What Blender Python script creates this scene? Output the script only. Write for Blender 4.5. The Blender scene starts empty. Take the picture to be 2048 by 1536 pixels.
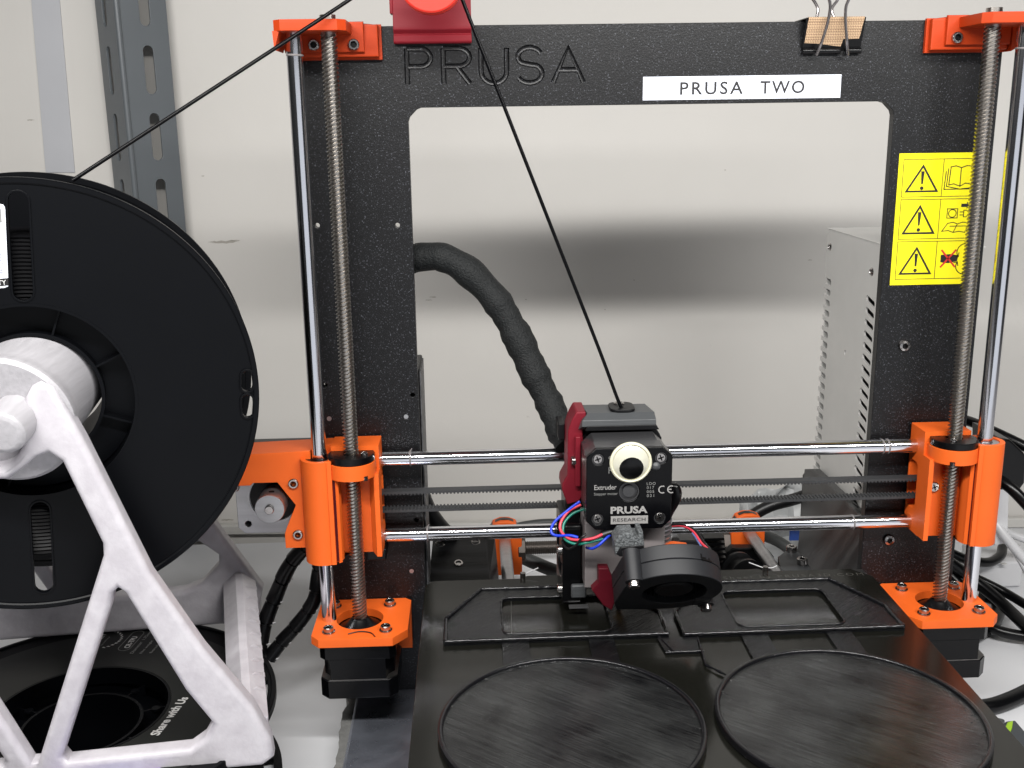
import bpy, bmesh, math, random
from mathutils import Vector, Matrix, noise
random.seed(7)
S = 0.001                                   # all shapes are written in millimetres
SC = bpy.context.scene
COL = SC.collection
R = math.radians

# ---------------------------------------------------------------- camera
F_PX, YAW, PITCH, ROLL = 2095.0, 0.036, -0.2468, -0.0143
CAM = Vector((-96.92, -538.96, 268.88))
_f = Vector((math.sin(YAW)*math.cos(PITCH), math.cos(YAW)*math.cos(PITCH), math.sin(PITCH)))
_r0 = Vector((math.cos(YAW), -math.sin(YAW), 0)); _u0 = _r0.cross(_f)
RT = _r0*math.cos(ROLL) + _u0*math.sin(ROLL)
UP = _u0*math.cos(ROLL) - _r0*math.sin(ROLL)
cd = bpy.data.cameras.new('camera'); cam = bpy.data.objects.new('camera', cd); COL.objects.link(cam)
cam.matrix_world = Matrix(((RT.x, UP.x, -_f.x, CAM.x*S), (RT.y, UP.y, -_f.y, CAM.y*S), (RT.z, UP.z, -_f.z, CAM.z*S), (0, 0, 0, 1)))
cd.sensor_width = 36.0; cd.lens = 36.0*F_PX/2048.0; cd.clip_start = 0.01; cd.clip_end = 50
SC.camera = cam

# ---------------------------------------------------------------- lights
w = bpy.data.worlds.new('World'); SC.world = w; w.use_nodes = True
w.node_tree.nodes['Background'].inputs[0].default_value = (0.93, 0.96, 1.0, 1)
w.node_tree.nodes['Background'].inputs[1].default_value = 0.025
def area_light(name, loc, sx, sy, power, target, col=(1, 0.985, 0.96)):
    l = bpy.data.lights.new(name, 'AREA'); l.shape = 'RECTANGLE'; l.size = sx; l.size_y = sy; l.energy = power; l.color = col
    o = bpy.data.objects.new(name, l); COL.objects.link(o); o.location = loc
    o.rotation_euler = (Vector(target)-Vector(loc)).to_track_quat('-Z', 'X' if False else 'Y').to_euler()
    return o
area_light('shelf_tube_lamp', (-0.03, -0.412, 0.520), 1.04, 0.032, 10.3, (0.0, -0.04, -0.16))
area_light('rod_reflection_fill', (0.95, -2.60, -0.20), 3.5, 1.4, 12.0, (0.0, 0.0, 0.15), (0.90, 0.94, 1.0))  # added fill, no lamp of the room: gives the chrome rods pale stripes
SC.view_settings.view_transform = 'Standard'; SC.view_settings.look = 'None'
SC.view_settings.exposure = 0.0; SC.view_settings.gamma = 1.0

# ---------------------------------------------------------------- helpers
def at(x, y, X=None, Y=None, Z=None):
    """the point on the plane X=, Y= or Z= (mm) that the photograph shows at pixel x, y"""
    d = _f + RT*((x-1024)/F_PX) + UP*((768-y)/F_PX)
    i, v = (0, X) if X is not None else (1, Y) if Y is not None else (2, Z)
    return CAM + d*((v-CAM[i])/d[i])

W = {}
def base(name, loc, label, cat, group=None):
    o = bpy.data.objects.new(name, None); COL.objects.link(o); o.empty_display_size = 0.02
    o.location = Vector(loc)*S; W[o] = Vector(loc); tag(o, label, cat, group)
    return o
def tag(o, label=None, cat=None, group=None, kind=None):
    if label: o['label'] = label
    if cat: o['category'] = cat
    if group: o['group'] = group
    if kind: o['kind'] = kind
    return o
def sub(name, parent, loc, label=None):
    """an Empty part that carries sub-parts"""
    o = bpy.data.objects.new(name, None); COL.objects.link(o); o.empty_display_size = 0.01; o.parent = parent
    o.location = (Vector(loc)-W[parent])*S; W[o] = Vector(loc)
    if label: o['label'] = label
    return o
def ob(name, me, mat, parent=None, loc=(0, 0, 0), bev=0, smooth=35, label=None, seg=2):
    if isinstance(me, MB): me = me.mesh(name)
    if mat is not None and len(me.materials) == 0: me.materials.append(mat)
    o = bpy.data.objects.new(name, me); COL.objects.link(o)
    if smooth and not me.get('sm'):
        me.polygons.foreach_set('use_smooth', [True]*len(me.polygons)); me.set_sharp_from_angle(angle=R(smooth)); me['sm'] = 1
    p = W[parent] if parent else Vector((0, 0, 0))
    o.parent = parent; o.location = (Vector(loc)-p)*S; W[o] = Vector(loc)
    if bev:
        m = o.modifiers.new('bevel', 'BEVEL'); m.width = bev*S; m.segments = seg; m.limit_method = 'ANGLE'; m.angle_limit = R(40)
    if smooth: wn = o.modifiers.new('normals', 'WEIGHTED_NORMAL'); wn.keep_sharp = True
    if label: o['label'] = label
    return o

def frame_of(d):
    d = Vector(d).normalized(); a = Vector((0, 0, 1)) if abs(d.z) < 0.9 else Vector((1, 0, 0))
    u = d.cross(a).normalized(); return u, d.cross(u).normalized(), d
class MB:
    def __init__(s): s.v = []; s.f = []
    def add(s, vs, fs):
        n = len(s.v); s.v += [tuple(v) for v in vs]; s.f += [tuple(i+n for i in f) for f in fs]; return s
    def box(s, x0, x1, y0, y1, z0, z1):
        vs = [(x, y, z) for x in (x0, x1) for y in (y0, y1) for z in (z0, z1)]
        return s.add(vs, [(0, 1, 3, 2), (4, 6, 7, 5), (0, 4, 5, 1), (2, 3, 7, 6), (0, 2, 6, 4), (1, 5, 7, 3)])
    def cyl(s, p0, p1, r0, r1=None, n=32, cap=True, ph=0):
        r1 = r0 if r1 is None else r1; p0 = Vector(p0); p1 = Vector(p1); u, v, d = frame_of(p1-p0)
        vs = []
        for p, r in ((p0, r0), (p1, r1)):
            for i in range(n):
                a = 2*math.pi*i/n+ph; vs.append(p+u*(r*math.cos(a))+v*(r*math.sin(a)))
        fs = [(i, n+i, n+(i+1) % n, (i+1) % n) for i in range(n)]
        if cap: fs += [tuple(range(n)), tuple(range(2*n-1, n-1, -1))]
        return s.add(vs, fs)
    def lathe(s, prof, p, d, n=48, closed=False):
        """prof: (radius, height along d) pairs; closed joins the last pair to the first"""
        p = Vector(p); u, v, d = frame_of(d); vs = []; m = len(prof)
        for i in range(n):
            a = 2*math.pi*i/n
            for r, h in prof: vs.append(p+d*h+u*(r*math.cos(a))+v*(r*math.sin(a)))
        fs = []
        for i in range(n):
            j = (i+1) % n
            for k in range(m if closed else m-1):
                l = (k+1) % m; fs.append((i*m+k, i*m+l, j*m+l, j*m+k))
        return s.add(vs, fs)
    def tube(s, pts, r, n=12, cap=True, ease=True, rad=None):
        pts = [Vector(p) for p in pts]
        if ease: pts = smooth_path(pts, 8)
        m = len(pts); t0 = (pts[1]-pts[0]).normalized(); u, v, _ = frame_of(t0); vs = []
        for i, p in enumerate(pts):
            t = (pts[min(i+1, m-1)]-pts[max(i-1, 0)]).normalized()
            u = (u-t*u.dot(t)).normalized(); v = t.cross(u); rr = rad(i/(m-1)) if rad else r
            for k in range(n):
                a = 2*math.pi*k/n; vs.append(p+u*(rr*math.cos(a))+v*(rr*math.sin(a)))
        fs = [(i*n+k, i*n+(k+1) % n, (i+1)*n+(k+1) % n, (i+1)*n+k) for i in range(m-1) for k in range(n)]
        if cap: fs += [tuple(range(n-1, -1, -1)), tuple((m-1)*n+k for k in range(n))]
        return s.add(vs, fs)
    def prism(s, poly, pl, a, b):
        """poly of 2-D points, pl 'XZ', 'XY' or 'YZ', extruded from a to b along the missing axis"""
        f = {'XZ': lambda p, q: (p[0], q, p[1]), 'XY': lambda p, q: (p[0], p[1], q), 'YZ': lambda p, q: (q, p[0], p[1])}[pl]
        n = len(poly); vs = [f(p, a) for p in poly]+[f(p, b) for p in poly]
        return s.add(vs, [(i, (i+1) % n, n+(i+1) % n, n+i) for i in range(n)]+[tuple(range(n-1, -1, -1)), tuple(range(n, 2*n))])
    def xf(s, M):
        s.v = [tuple(M @ Vector(v)) for v in s.v]; return s
    def mesh(s, name):
        me = bpy.data.meshes.new(name); me.from_pydata([(x*S, y*S, z*S) for x, y, z in s.v], [], s.f); me.validate()
        bm = bmesh.new(); bm.from_mesh(me); bmesh.ops.recalc_face_normals(bm, faces=bm.faces); bm.to_mesh(me); bm.free(); return me
def smooth_path(P, n):
    out = []; m = len(P)
    for i in range(m-1):
        a, b, c, d = P[max(i-1, 0)], P[i], P[i+1], P[min(i+2, m-1)]
        for k in range(n):
            t = k/n; out.append(0.5*((2*b)+(c-a)*t+(2*a-5*b+4*c-d)*t*t+(3*b-a-3*c+d)*t**3))
    return out+[P[-1]]
def circle(cx, cy, r, n=48, ph=0): return [(cx+r*math.cos(2*math.pi*i/n+ph), cy+r*math.sin(2*math.pi*i/n+ph)) for i in range(n)]
def rrect(x0, x1, y0, y1, r, n=6):
    out = []
    for cx, cy, a0 in ((x1-r, y1-r, 0), (x0+r, y1-r, 90), (x0+r, y0+r, 180), (x1-r, y0+r, 270)):
        out += [(cx+r*math.cos(R(a0+90*k/n)), cy+r*math.sin(R(a0+90*k/n))) for k in range(n+1)]
    return out
def slot(x0, y0, x1, y1, r, n=8):
    a = math.atan2(y1-y0, x1-x0); out = []
    for cx, cy, s in ((x1, y1, -90), (x0, y0, 90)):
        out += [(cx+r*math.cos(a+R(s+180*k/n)), cy+r*math.sin(a+R(s+180*k/n))) for k in range(n+1)]
    return out
def XZ(y0, y1): return Matrix(((1, 0, 0, 0), (0, 0, -1, (y0+y1)/2), (0, 1, 0, 0), (0, 0, 0, 1)))
def XY(z0, z1): return Matrix(((1, 0, 0, 0), (0, 1, 0, 0), (0, 0, 1, (z0+z1)/2), (0, 0, 0, 1)))
def YZ(x0, x1): return Matrix(((0, 0, 1, (x0+x1)/2), (1, 0, 0, 0), (0, 1, 0, 0), (0, 0, 0, 1)))
def plate(loops, thick, M, bev=0.0, res=2):
    """flat piece with holes (nested loops), bevelled rim, as a mesh"""
    cu = bpy.data.curves.new('c', 'CURVE'); cu.dimensions = '2D'; cu.fill_mode = 'BOTH'
    cu.extrude = max(thick/2-bev, 0.001); cu.bevel_depth = bev; cu.bevel_resolution = res; cu.offset = -bev
    for L in loops:
        sp = cu.splines.new('POLY'); sp.points.add(len(L)-1); sp.use_cyclic_u = True
        for p, q in zip(sp.points, L): p.co = (q[0], q[1], 0, 1)
    o = bpy.data.objects.new('c', cu); me = bpy.data.meshes.new_from_object(o)
    bpy.data.objects.remove(o); bpy.data.curves.remove(cu)
    me.transform(Matrix.Scale(S, 4) @ M)
    bm = bmesh.new(); bm.from_mesh(me); bmesh.ops.remove_doubles(bm, verts=bm.verts, dist=1e-7); bm.to_mesh(me); bm.free()
    return me
def lettering(s, x0, x1, y0, y1, M, thick=0.06, bold=0.0, space=1.0, uniform=False):
    """raised flat print: the words s fitted to a box in the plane M"""
    cu = bpy.data.curves.new('t', 'FONT'); cu.body = s; cu.size = 1; cu.extrude = 0.01; cu.offset = bold; cu.space_character = space; cu.resolution_u = 3
    o = bpy.data.objects.new('t', cu); COL.objects.link(o)
    dg = bpy.context.evaluated_depsgraph_get(); me = bpy.data.meshes.new_from_object(o.evaluated_get(dg))
    bpy.data.objects.remove(o); bpy.data.curves.remove(cu)
    xs = [v.co.x for v in me.vertices]; ys = [v.co.y for v in me.vertices]
    if not xs: return me
    kx = (x1-x0)/(max(xs)-min(xs)); ky = (y1-y0)/(max(ys)-min(ys))
    if uniform: kx = ky
    for v in me.vertices: v.co = ((v.co.x-min(xs))*kx+x0, (v.co.y-min(ys))*ky+y0, v.co.z/0.01*thick/2)
    me.transform(Matrix.Scale(S, 4) @ M)
    return me
def join_mesh(name, *ms):
    bm = bmesh.new()
    for m in ms: bm.from_mesh(m if not isinstance(m, MB) else m.mesh('t'))
    me = bpy.data.meshes.new(name); bm.to_mesh(me); bm.free(); return me

# ---------------------------------------------------------------- materials
def lin(c):
    return tuple(((x/255)/12.92 if x <= 10 else (((x/255)+0.055)/1.055)**2.4) for x in c)+(1,)
def mat(name, c, rough=0.5, metal=0.0, var=0.0, vs=0.15, bump=0.0, bs=1.0, stretch=(1, 1, 1), c2=None, coat=0.0, sss=0.0, spec=0.5, rvar=0.0, trans=0.0, detail=4):
    m = bpy.data.materials.new(name); m.use_nodes = True; nt = m.node_tree; N = nt.nodes; L = nt.links
    b = N['Principled BSDF']; c = lin(c); b.inputs['Base Color'].default_value = c
    b.inputs['Roughness'].default_value = rough; b.inputs['Metallic'].default_value = metal
    b.inputs['Specular IOR Level'].default_value = spec; b.inputs['Coat Weight'].default_value = coat; b.inputs['Coat Roughness'].default_value = 0.15
    if trans: b.inputs['Transmission Weight'].default_value = trans
    if sss: b.inputs['Subsurface Weight'].default_value = sss; b.inputs['Subsurface Radius'].default_value = (4, 4, 4); b.inputs['Subsurface Scale'].default_value = 0.001
    tc = N.new('ShaderNodeTexCoord'); mp = N.new('ShaderNodeMapping'); L.new(tc.outputs['Object'], mp.inputs[0])
    mp.inputs['Scale'].default_value = [1000*s for s in stretch]
    def nz(scale, det=detail, r=0.55):
        n = N.new('ShaderNodeTexNoise'); n.inputs['Scale'].default_value = scale; n.inputs['Detail'].default_value = det; n.inputs['Roughness'].default_value = r
        L.new(mp.outputs[0], n.inputs['Vector']); return n
    if var or c2:
        n = nz(vs); r = N.new('ShaderNodeValToRGB'); k = 1-var
        r.color_ramp.elements[0].position = 0.33; r.color_ramp.elements[1].position = 0.67
        r.color_ramp.elements[0].color = lin([x for x in c2]) if c2 else (c[0]*k, c[1]*k, c[2]*k, 1)
        r.color_ramp.elements[1].color = c
        L.new(n.outputs['Fac'], r.inputs[0]); L.new(r.outputs[0], b.inputs['Base Color'])
    if rvar:
        n = nz(vs*1.7+0.01); mr = N.new('ShaderNodeMapRange'); mr.inputs['From Min'].default_value = 0.3; mr.inputs['From Max'].default_value = 0.7
        mr.inputs['To Min'].default_value = max(rough-rvar, 0.02); mr.inputs['To Max'].default_value = rough+rvar
        L.new(n.outputs['Fac'], mr.inputs['Value']); L.new(mr.outputs[0], b.inputs['Roughness'])
    if bump:
        n = nz(bs); bp = N.new('ShaderNodeBump'); bp.inputs['Strength'].default_value = 1.0; bp.inputs['Distance'].default_value = bump*S
        L.new(n.outputs['Fac'], bp.inputs['Height']); L.new(bp.outputs[0], b.inputs['Normal'])
    m['nodes'] = 1
    return m
def nodes(m): return m.node_tree.nodes, m.node_tree.links, m.node_tree.nodes['Principled BSDF']
def obj_coords(m, scale=(1, 1, 1), rot=(0, 0, 0)):
    N, L, b = nodes(m); tc = N.new('ShaderNodeTexCoord'); mp = N.new('ShaderNodeMapping'); L.new(tc.outputs['Object'], mp.inputs[0])
    mp.inputs['Scale'].default_value = [1000*s for s in scale]; mp.inputs['Rotation'].default_value = rot; return mp

# powder coated black steel: fine orange peel with pale specks
FRAME = mat('black_powder_coat', (12, 12, 14), 0.40, spec=0.38, var=0.25, vs=0.5, bump=0.10, bs=1.1, detail=3)
N, L, b = nodes(FRAME); mp = obj_coords(FRAME)
n1 = N.new('ShaderNodeTexNoise'); n1.inputs['Scale'].default_value = 1.3; n1.inputs['Detail'].default_value = 3; L.new(mp.outputs[0], n1.inputs['Vector'])
r1 = N.new('ShaderNodeValToRGB'); r1.color_ramp.elements[0].position = 0.60; r1.color_ramp.elements[1].position = 0.74
r1.color_ramp.elements[0].color = (0, 0, 0, 1); r1.color_ramp.elements[1].color = (1, 1, 1, 1); L.new(n1.outputs['Fac'], r1.inputs[0])
mx = N.new('ShaderNodeMixRGB'); src = b.inputs['Base Color'].links[0].from_socket; L.new(r1.outputs[0], mx.inputs[0]); L.new(src, mx.inputs[1])
mx.inputs[2].default_value = lin((84, 86, 92)); L.new(mx.outputs[0], b.inputs['Base Color'])

WALL = mat('painted_wall', (212, 209, 204), 0.55, var=0.05, vs=0.006, bump=0.25, bs=0.05, spec=0.3)
N, L, b = nodes(WALL); mp = obj_coords(WALL, (1, 1, 1))
n1 = N.new('ShaderNodeTexNoise'); n1.inputs['Scale'].default_value = 0.045; n1.inputs['Detail'].default_value = 7; n1.inputs['Roughness'].default_value = 0.7; L.new(mp.outputs[0], n1.inputs['Vector'])
r1 = N.new('ShaderNodeValToRGB'); r1.color_ramp.elements[0].position = 0.68; r1.color_ramp.elements[1].position = 0.80
r1.color_ramp.elements[0].color = (0, 0, 0, 1); r1.color_ramp.elements[1].color = (0.55, 0.55, 0.55, 1); L.new(n1.outputs['Fac'], r1.inputs[0])
mx = N.new('ShaderNodeMixRGB'); src = b.inputs['Base Color'].links[0].from_socket; L.new(r1.outputs[0], mx.inputs[0]); L.new(src, mx.inputs[1])
mx.inputs[2].default_value = lin((150, 143, 134)); L.new(mx.outputs[0], b.inputs['Base Color'])

TABLE = mat('white_laminate', (216, 217, 220), 0.38, var=0.04, vs=0.01, rvar=0.06)
STRIP = mat('white_plastic_strip', (205, 203, 198), 0.5, var=0.06, vs=0.02)
def printed(name, c, rough=0.5, lay=0.35, spec=0.28):
    """FDM printed plastic: horizontal layer lines"""
    m = mat(name, c, rough, var=0.10, vs=0.03, spec=spec)
    N, L, b = nodes(m); mp = obj_coords(m, (0.02, 0.02, 1))
    n = N.new('ShaderNodeTexNoise'); n.inputs['Scale'].default_value = 2.2; n.inputs['Detail'].default_value = 2; L.new(mp.outputs[0], n.inputs['Vector'])
    bp = N.new('ShaderNodeBump'); bp.inputs['Distance'].default_value = 0.12*lay*S; bp.inputs['Strength'].default_value = 1
    L.new(n.outputs['Fac'], bp.inputs['Height']); L.new(bp.outputs[0], b.inputs['Normal']); return m
ORANGE = printed('orange_printed_plastic', (230, 100, 34)); ORANGE2 = printed('deep_orange_printed_plastic', (190, 62, 16))
RED = printed('red_printed_plastic', (140, 30, 42)); REDD = printed('dark_red_printed_plastic', (112, 20, 34)); REDB = printed('bright_red_printed_plastic', (226, 58, 46)); DRED = printed('crimson_printed_plastic', (84, 8, 24))
BLKP = printed('black_printed_plastic', (17, 17, 19), 0.4, 0.8); GRYP = printed('grey_printed_plastic', (70, 72, 74), 0.42, 1.2, 0.4)
CHROME = mat('polished_steel_rod', (225, 225, 230), 0.14, 1.0)
SCREWM = mat('leadscrew_steel', (176, 171, 165), 0.28, 1.0)
STEEL = mat('screw_steel', (188, 184, 182), 0.22, 1.0, var=0.2, vs=0.4)
SOCK = mat('socket_recess', (25, 24, 24), 0.4, 0.6)
ALU = mat('brushed_aluminium', (184, 184, 186), 0.33, 0.9, var=0.15, vs=0.3, bump=0.02, bs=1.0, stretch=(0.05, 1, 1))
PSUM = mat('galvanised_sheet_metal', (214, 213, 210), 0.45, 0.15, var=0.08, vs=0.02, rvar=0.06)
BLK = mat('black_gloss_plastic', (8, 8, 10), 0.28, spec=0.3, var=0.2, vs=0.1)
MOTB = mat('black_motor_enamel', (5, 5, 7), 0.26, spec=0.22, var=0.2, vs=0.05)
FANB = mat('matte_fan_plastic', (32, 33, 36), 0.5, var=0.12, vs=0.1, spec=0.35)
MOTT = mat('black_motor_case', (74, 74, 76), 0.26, 0.5, var=0.1, vs=0.05)
MOTS = mat('motor_laminations', (120, 118, 116), 0.3, 0.9, var=0.3, vs=0.3)
RUB = mat('black_rubber', (12, 12, 14), 0.4, var=0.2, vs=0.3)
BELT = mat('grey_black_belt_rubber', (52, 53, 55), 0.6, var=0.2, vs=0.5)
SHEETM = mat('black_powder_sheet', (20, 20, 17), 0.17, bump=0.008, bs=3.0, spec=0.5)
BEDM = mat('black_heatbed', (30, 30, 30), 0.5)
ENGR = mat('faint_grey_etching', (66, 66, 62), 0.4)
PRINTK = mat('matte_black_tpu_side', (20, 20, 23), 0.24, spec=0.6, var=0.3, vs=0.4, bump=0.15, bs=0.8)
SPOOL = mat('black_moulded_plastic', (7, 8, 11), 0.38, spec=0.13, var=0.12, vs=0.03, bump=0.01, bs=2.0)
WOUND = mat('wound_black_filament', (5, 5, 7), 0.45, spec=0.15)
FIL = mat('black_filament', (5, 5, 7), 0.3, spec=0.15)
LABELK = mat('printed_black_label', (17, 19, 17), 0.33, spec=0.3, var=0.06, vs=0.02)
WINK = mat('white_ink', (198, 198, 196), 0.5); GINK = mat('grey_ink', (128, 128, 126), 0.5); SINK = mat('silver_ink', (150, 148, 146), 0.5)
BINK = mat('black_ink', (24, 22, 24), 0.5); RINK = mat('red_ink', (196, 40, 36), 0.5)
PAPER = mat('white_label_tape', (226, 230, 240), 0.4); YEL = mat('yellow_sticker_vinyl', (240, 226, 20), 0.35, var=0.06, vs=0.08)
UPR = mat('grey_enamelled_steel', (96, 101, 105), 0.38, var=0.06, vs=0.02)
SLEEVE = mat('braided_black_sleeve', (22, 25, 26), 0.6, bump=0.9, bs=0.9, var=0.5, vs=0.9, spec=0.35)
SLABM = mat('foil_tape', (168, 173, 186), 0.30, 0.8, var=0.35, vs=0.03, bump=0.5, bs=0.12, rvar=0.12)
FOAM = mat('grey_foam_edge', (118, 118, 116), 0.8, var=0.3, vs=0.1, bump=0.8, bs=0.5)
CREAM = mat('cream_plastic', (226, 222, 196), 0.3, var=0.06, vs=0.2)
BRON = mat('woven_brown_tape', (176, 146, 118), 0.5)
PLASB = mat('clear_bag_plastic', (190, 192, 192), 0.35, var=0.2, vs=0.03)
WHT = mat('white_cable_plastic', (208, 208, 210), 0.35)
LIME = mat('lime_green_plastic', (150, 190, 30), 0.4)
BLUEP = mat('blue_plastic', (50, 90, 180), 0.4)
WBL = mat('blue_wire', (28, 60, 200), 0.35); WRD = mat('red_wire', (205, 60, 76), 0.35); WGR = mat('green_wire', (14, 112, 96), 0.35); WBK = mat('black_wire', (20, 20, 22), 0.35); WPU = mat('pale_blue_wire', (110, 130, 190), 0.4)
COVR = mat('grey_cover_plastic', (74, 74, 74), 0.45, var=0.3, vs=0.04)
SCUFF = mat('scuff_dirt', (166, 161, 153), 0.7)
GREYC = mat('dark_grey_rubber_hose', (62, 64, 64), 0.5, var=0.15, vs=0.1)
ROUGHG = mat('rough_grey_print', (120, 124, 126), 0.5, c2=(50, 52, 54), vs=1.0, bump=1.0, bs=1.2)
SHROUD = mat('translucent_grey_shroud', (122, 116, 116), 0.4, var=0.12, vs=0.2)
WHSTAND = mat('milky_white_print', (196, 193, 198), 0.42, var=0.10, vs=0.12, bump=0.22, bs=0.30, c2=(182, 178, 184), sss=0.3)
ROLLM = mat('milky_white_roller', (176, 174, 178), 0.4, var=0.14, vs=0.35, bump=0.25, bs=0.35, stretch=(1, 0.05, 1), sss=0.2)

# weave of the brown tape
N, L, b = nodes(BRON); mp = obj_coords(BRON, rot=(0, R(45), 0)); ck = N.new('ShaderNodeTexChecker'); ck.inputs['Scale'].default_value = 1.6
ck.inputs['Color1'].default_value = lin((206, 176, 142)); ck.inputs['Color2'].default_value = lin((122, 94, 72)); L.new(mp.outputs[0], ck.inputs['Vector']); L.new(ck.outputs[0], b.inputs['Base Color'])

# printed top layer: diagonal infill strokes, bare and burnished patches
def infill(name, ang, c1=(4, 4, 6), c2=(50, 51, 51)):
    m = mat(name, c1, 0.34, spec=0.4); N, L, b = nodes(m); mp = obj_coords(m, (1, 1, 1), (0, 0, ang))
    mp2 = N.new('ShaderNodeMapping'); mp2.inputs['Scale'].default_value = (0.05, 2.6, 1); L.new(mp.outputs[0], mp2.inputs[0])
    n = N.new('ShaderNodeTexNoise'); n.inputs['Scale'].default_value = 1.0; n.inputs['Detail'].default_value = 3; L.new(mp2.outputs[0], n.inputs['Vector'])
    p = N.new('ShaderNodeTexNoise'); p.inputs['Scale'].default_value = 0.045; p.inputs['Detail'].default_value = 5; L.new(mp.outputs[0], p.inputs['Vector'])
    a = N.new('ShaderNodeMath'); a.operation = 'MULTIPLY_ADD'; a.inputs[1].default_value = 0.55; L.new(n.outputs['Fac'], a.inputs[0]); 
    q = N.new('ShaderNodeMath'); q.operation = 'MULTIPLY'; q.inputs[1].default_value = 0.6; L.new(p.outputs['Fac'], q.inputs[0]); L.new(q.outputs[0], a.inputs[2])
    r = N.new('ShaderNodeValToRGB'); r.color_ramp.elements[0].position = 0.42; r.color_ramp.elements[1].position = 0.74
    r.color_ramp.elements[0].color = lin(c1); r.color_ramp.elements[1].color = lin(c2); L.new(a.outputs[0], r.inputs[0]); L.new(r.outputs[0], b.inputs['Base Color'])
    mr = N.new('ShaderNodeMapRange'); mr.inputs['From Min'].default_value = 0.35; mr.inputs['From Max'].default_value = 0.75; mr.inputs['To Min'].default_value = 0.30; mr.inputs['To Max'].default_value = 0.16
    L.new(a.outputs[0], mr.inputs['Value']); L.new(mr.outputs[0], b.inputs['Roughness'])
    bp = N.new('ShaderNodeBump'); bp.inputs['Distance'].default_value = 0.16*S; L.new(n.outputs['Fac'], bp.inputs['Height']); L.new(bp.outputs[0], b.inputs['Normal']); return m
INFILL = infill('printed_top_layer', R(38)); INFILL2 = infill('printed_top_layer_rough', R(-40), (3, 4, 5), (22, 23, 25))
# ================================================================ SETTING
TZ = -80.0
def wallY(x): return 318-0.05*x
wl = MB(); wl.add([(-1600, wallY(-1600), -300), (1600, wallY(1600), -300), (1600, wallY(1600), 1500), (-1600, wallY(-1600), 1500),
                   (-1600, wallY(-1600)+20, -300), (1600, wallY(1600)+20, -300), (1600, wallY(1600)+20, 1500), (-1600, wallY(-1600)+20, 1500)],
                  [(0, 1, 2, 3), (7, 6, 5, 4), (0, 3, 7, 4), (1, 5, 6, 2), (3, 2, 6, 7), (0, 4, 5, 1)])
tag(ob('wall', wl, WALL), kind='structure')
tag(ob('table', MB().box(-1300, 1300, -640, 309, TZ-25, TZ), TABLE, bev=1.5), kind='structure')
st = MB(); st.add([(-1300, wallY(-1300)-7, TZ+0.2), (1300, wallY(1300)-7, TZ+0.2), (1300, wallY(1300)-7, TZ+9), (-1300, wallY(-1300)-7, TZ+9),
                   (-1300, wallY(-1300)-.4, TZ+0.2), (1300, wallY(1300)-.4, TZ+0.2), (1300, wallY(1300)-.4, TZ+9), (-1300, wallY(-1300)-.4, TZ+9)],
                  [(0, 1, 2, 3), (7, 6, 5, 4), (0, 3, 7, 4), (1, 5, 6, 2), (3, 2, 6, 7), (0, 4, 5, 1)])
tag(ob('table_edge_strip', st, STRIP, bev=1.0), kind='structure')

for cx_, cy_, ln_, sd_ in ((448, 484, 26, 1), (470, 481, 9, 2), (866, 594, 7, 3), (858, 600, 6, 4), (405, 352, 3, 5), (1052, 599, 1.6, 6), (1210, 619, 1.6, 7), (1268, 560, 1.4, 8), (455, 1040, 14, 9), (1620, 520, 4, 10), (1450, 340, 1.8, 11), (60, 240, 8, 12)):
    p = at(cx_, cy_, Y=300); k_ = (wallY(p.x)-CAM.y)/(300-CAM.y); p = CAM+(p-CAM)*k_; r_ = random.Random(sd_); q = MB(); n_ = 18
    pts = [(p.x+ln_/2*math.cos(2*math.pi*i/n_)*r_.uniform(.6, 1.1), p.z+max(.5, ln_*.07)*math.sin(2*math.pi*i/n_)*r_.uniform(.3, 1.2)) for i in range(n_)]
    q.add([(x, wallY(x)-.12, z) for x, z in pts], [tuple(range(n_))])
    wsc = ob('wall_scuff', q, SCUFF, bpy.data.objects['wall'], smooth=0)

q = [at(x, y, Y=300) for x, y in ((58, -60), (114, -60), (150, 345), (92, 345))]  # thin flat strip close to the wall, slightly greyer than the paint
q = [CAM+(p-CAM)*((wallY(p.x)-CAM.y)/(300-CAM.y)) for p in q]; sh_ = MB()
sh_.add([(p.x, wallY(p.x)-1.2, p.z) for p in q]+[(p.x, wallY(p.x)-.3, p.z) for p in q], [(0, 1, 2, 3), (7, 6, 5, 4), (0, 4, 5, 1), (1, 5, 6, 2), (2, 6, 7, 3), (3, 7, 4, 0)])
tag(ob('pale_wall_strip', sh_, mat('pale_bluish_grey', (186, 187, 191), .4, var=.08, vs=.01), smooth=0), 'pale bluish strip on the wall left of the slotted steel post', 'plastic strip')

# slotted steel upright against the wall
UC = at(228, 0, Y=298); UC.z = 0
u_b = base('slotted_steel_upright', (UC.x, UC.y, -80), 'grey slotted steel angle post against the wall behind the upright spool', 'shelf post')
mdir = Vector((0.786, 0.618, 0)); ldir = Vector((-0.618, 0.786, 0))
def flange(dirv, wid, nrm, pitch, first, sl, sw, cx, th):
    loops = [[(0, -80), (wid, -80), (wid, 520), (0, 520)]]
    z = first
    while z > -40: loops.append(slot(cx, z-sl/2+sw/2, cx, z+sl/2-sw/2, sw/2)); z -= pitch
    M = Matrix(((dirv.x, 0, nrm.x, UC.x+nrm.x*th/2), (dirv.y, 0, nrm.y, UC.y+nrm.y*th/2), (0, 1, 0, 0), (0, 0, 0, 1)))
    return plate(loops, th, M, 0.35)
zt = [at(x, y, Y=312).z for x, y in ((290, 140), (300, 274))]
ob('front_flange', flange(mdir, 40, ldir, zt[0]-zt[1], zt[0]+2*(zt[0]-zt[1]), 36, 8, 22.5, 2), UPR, u_b)
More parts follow.
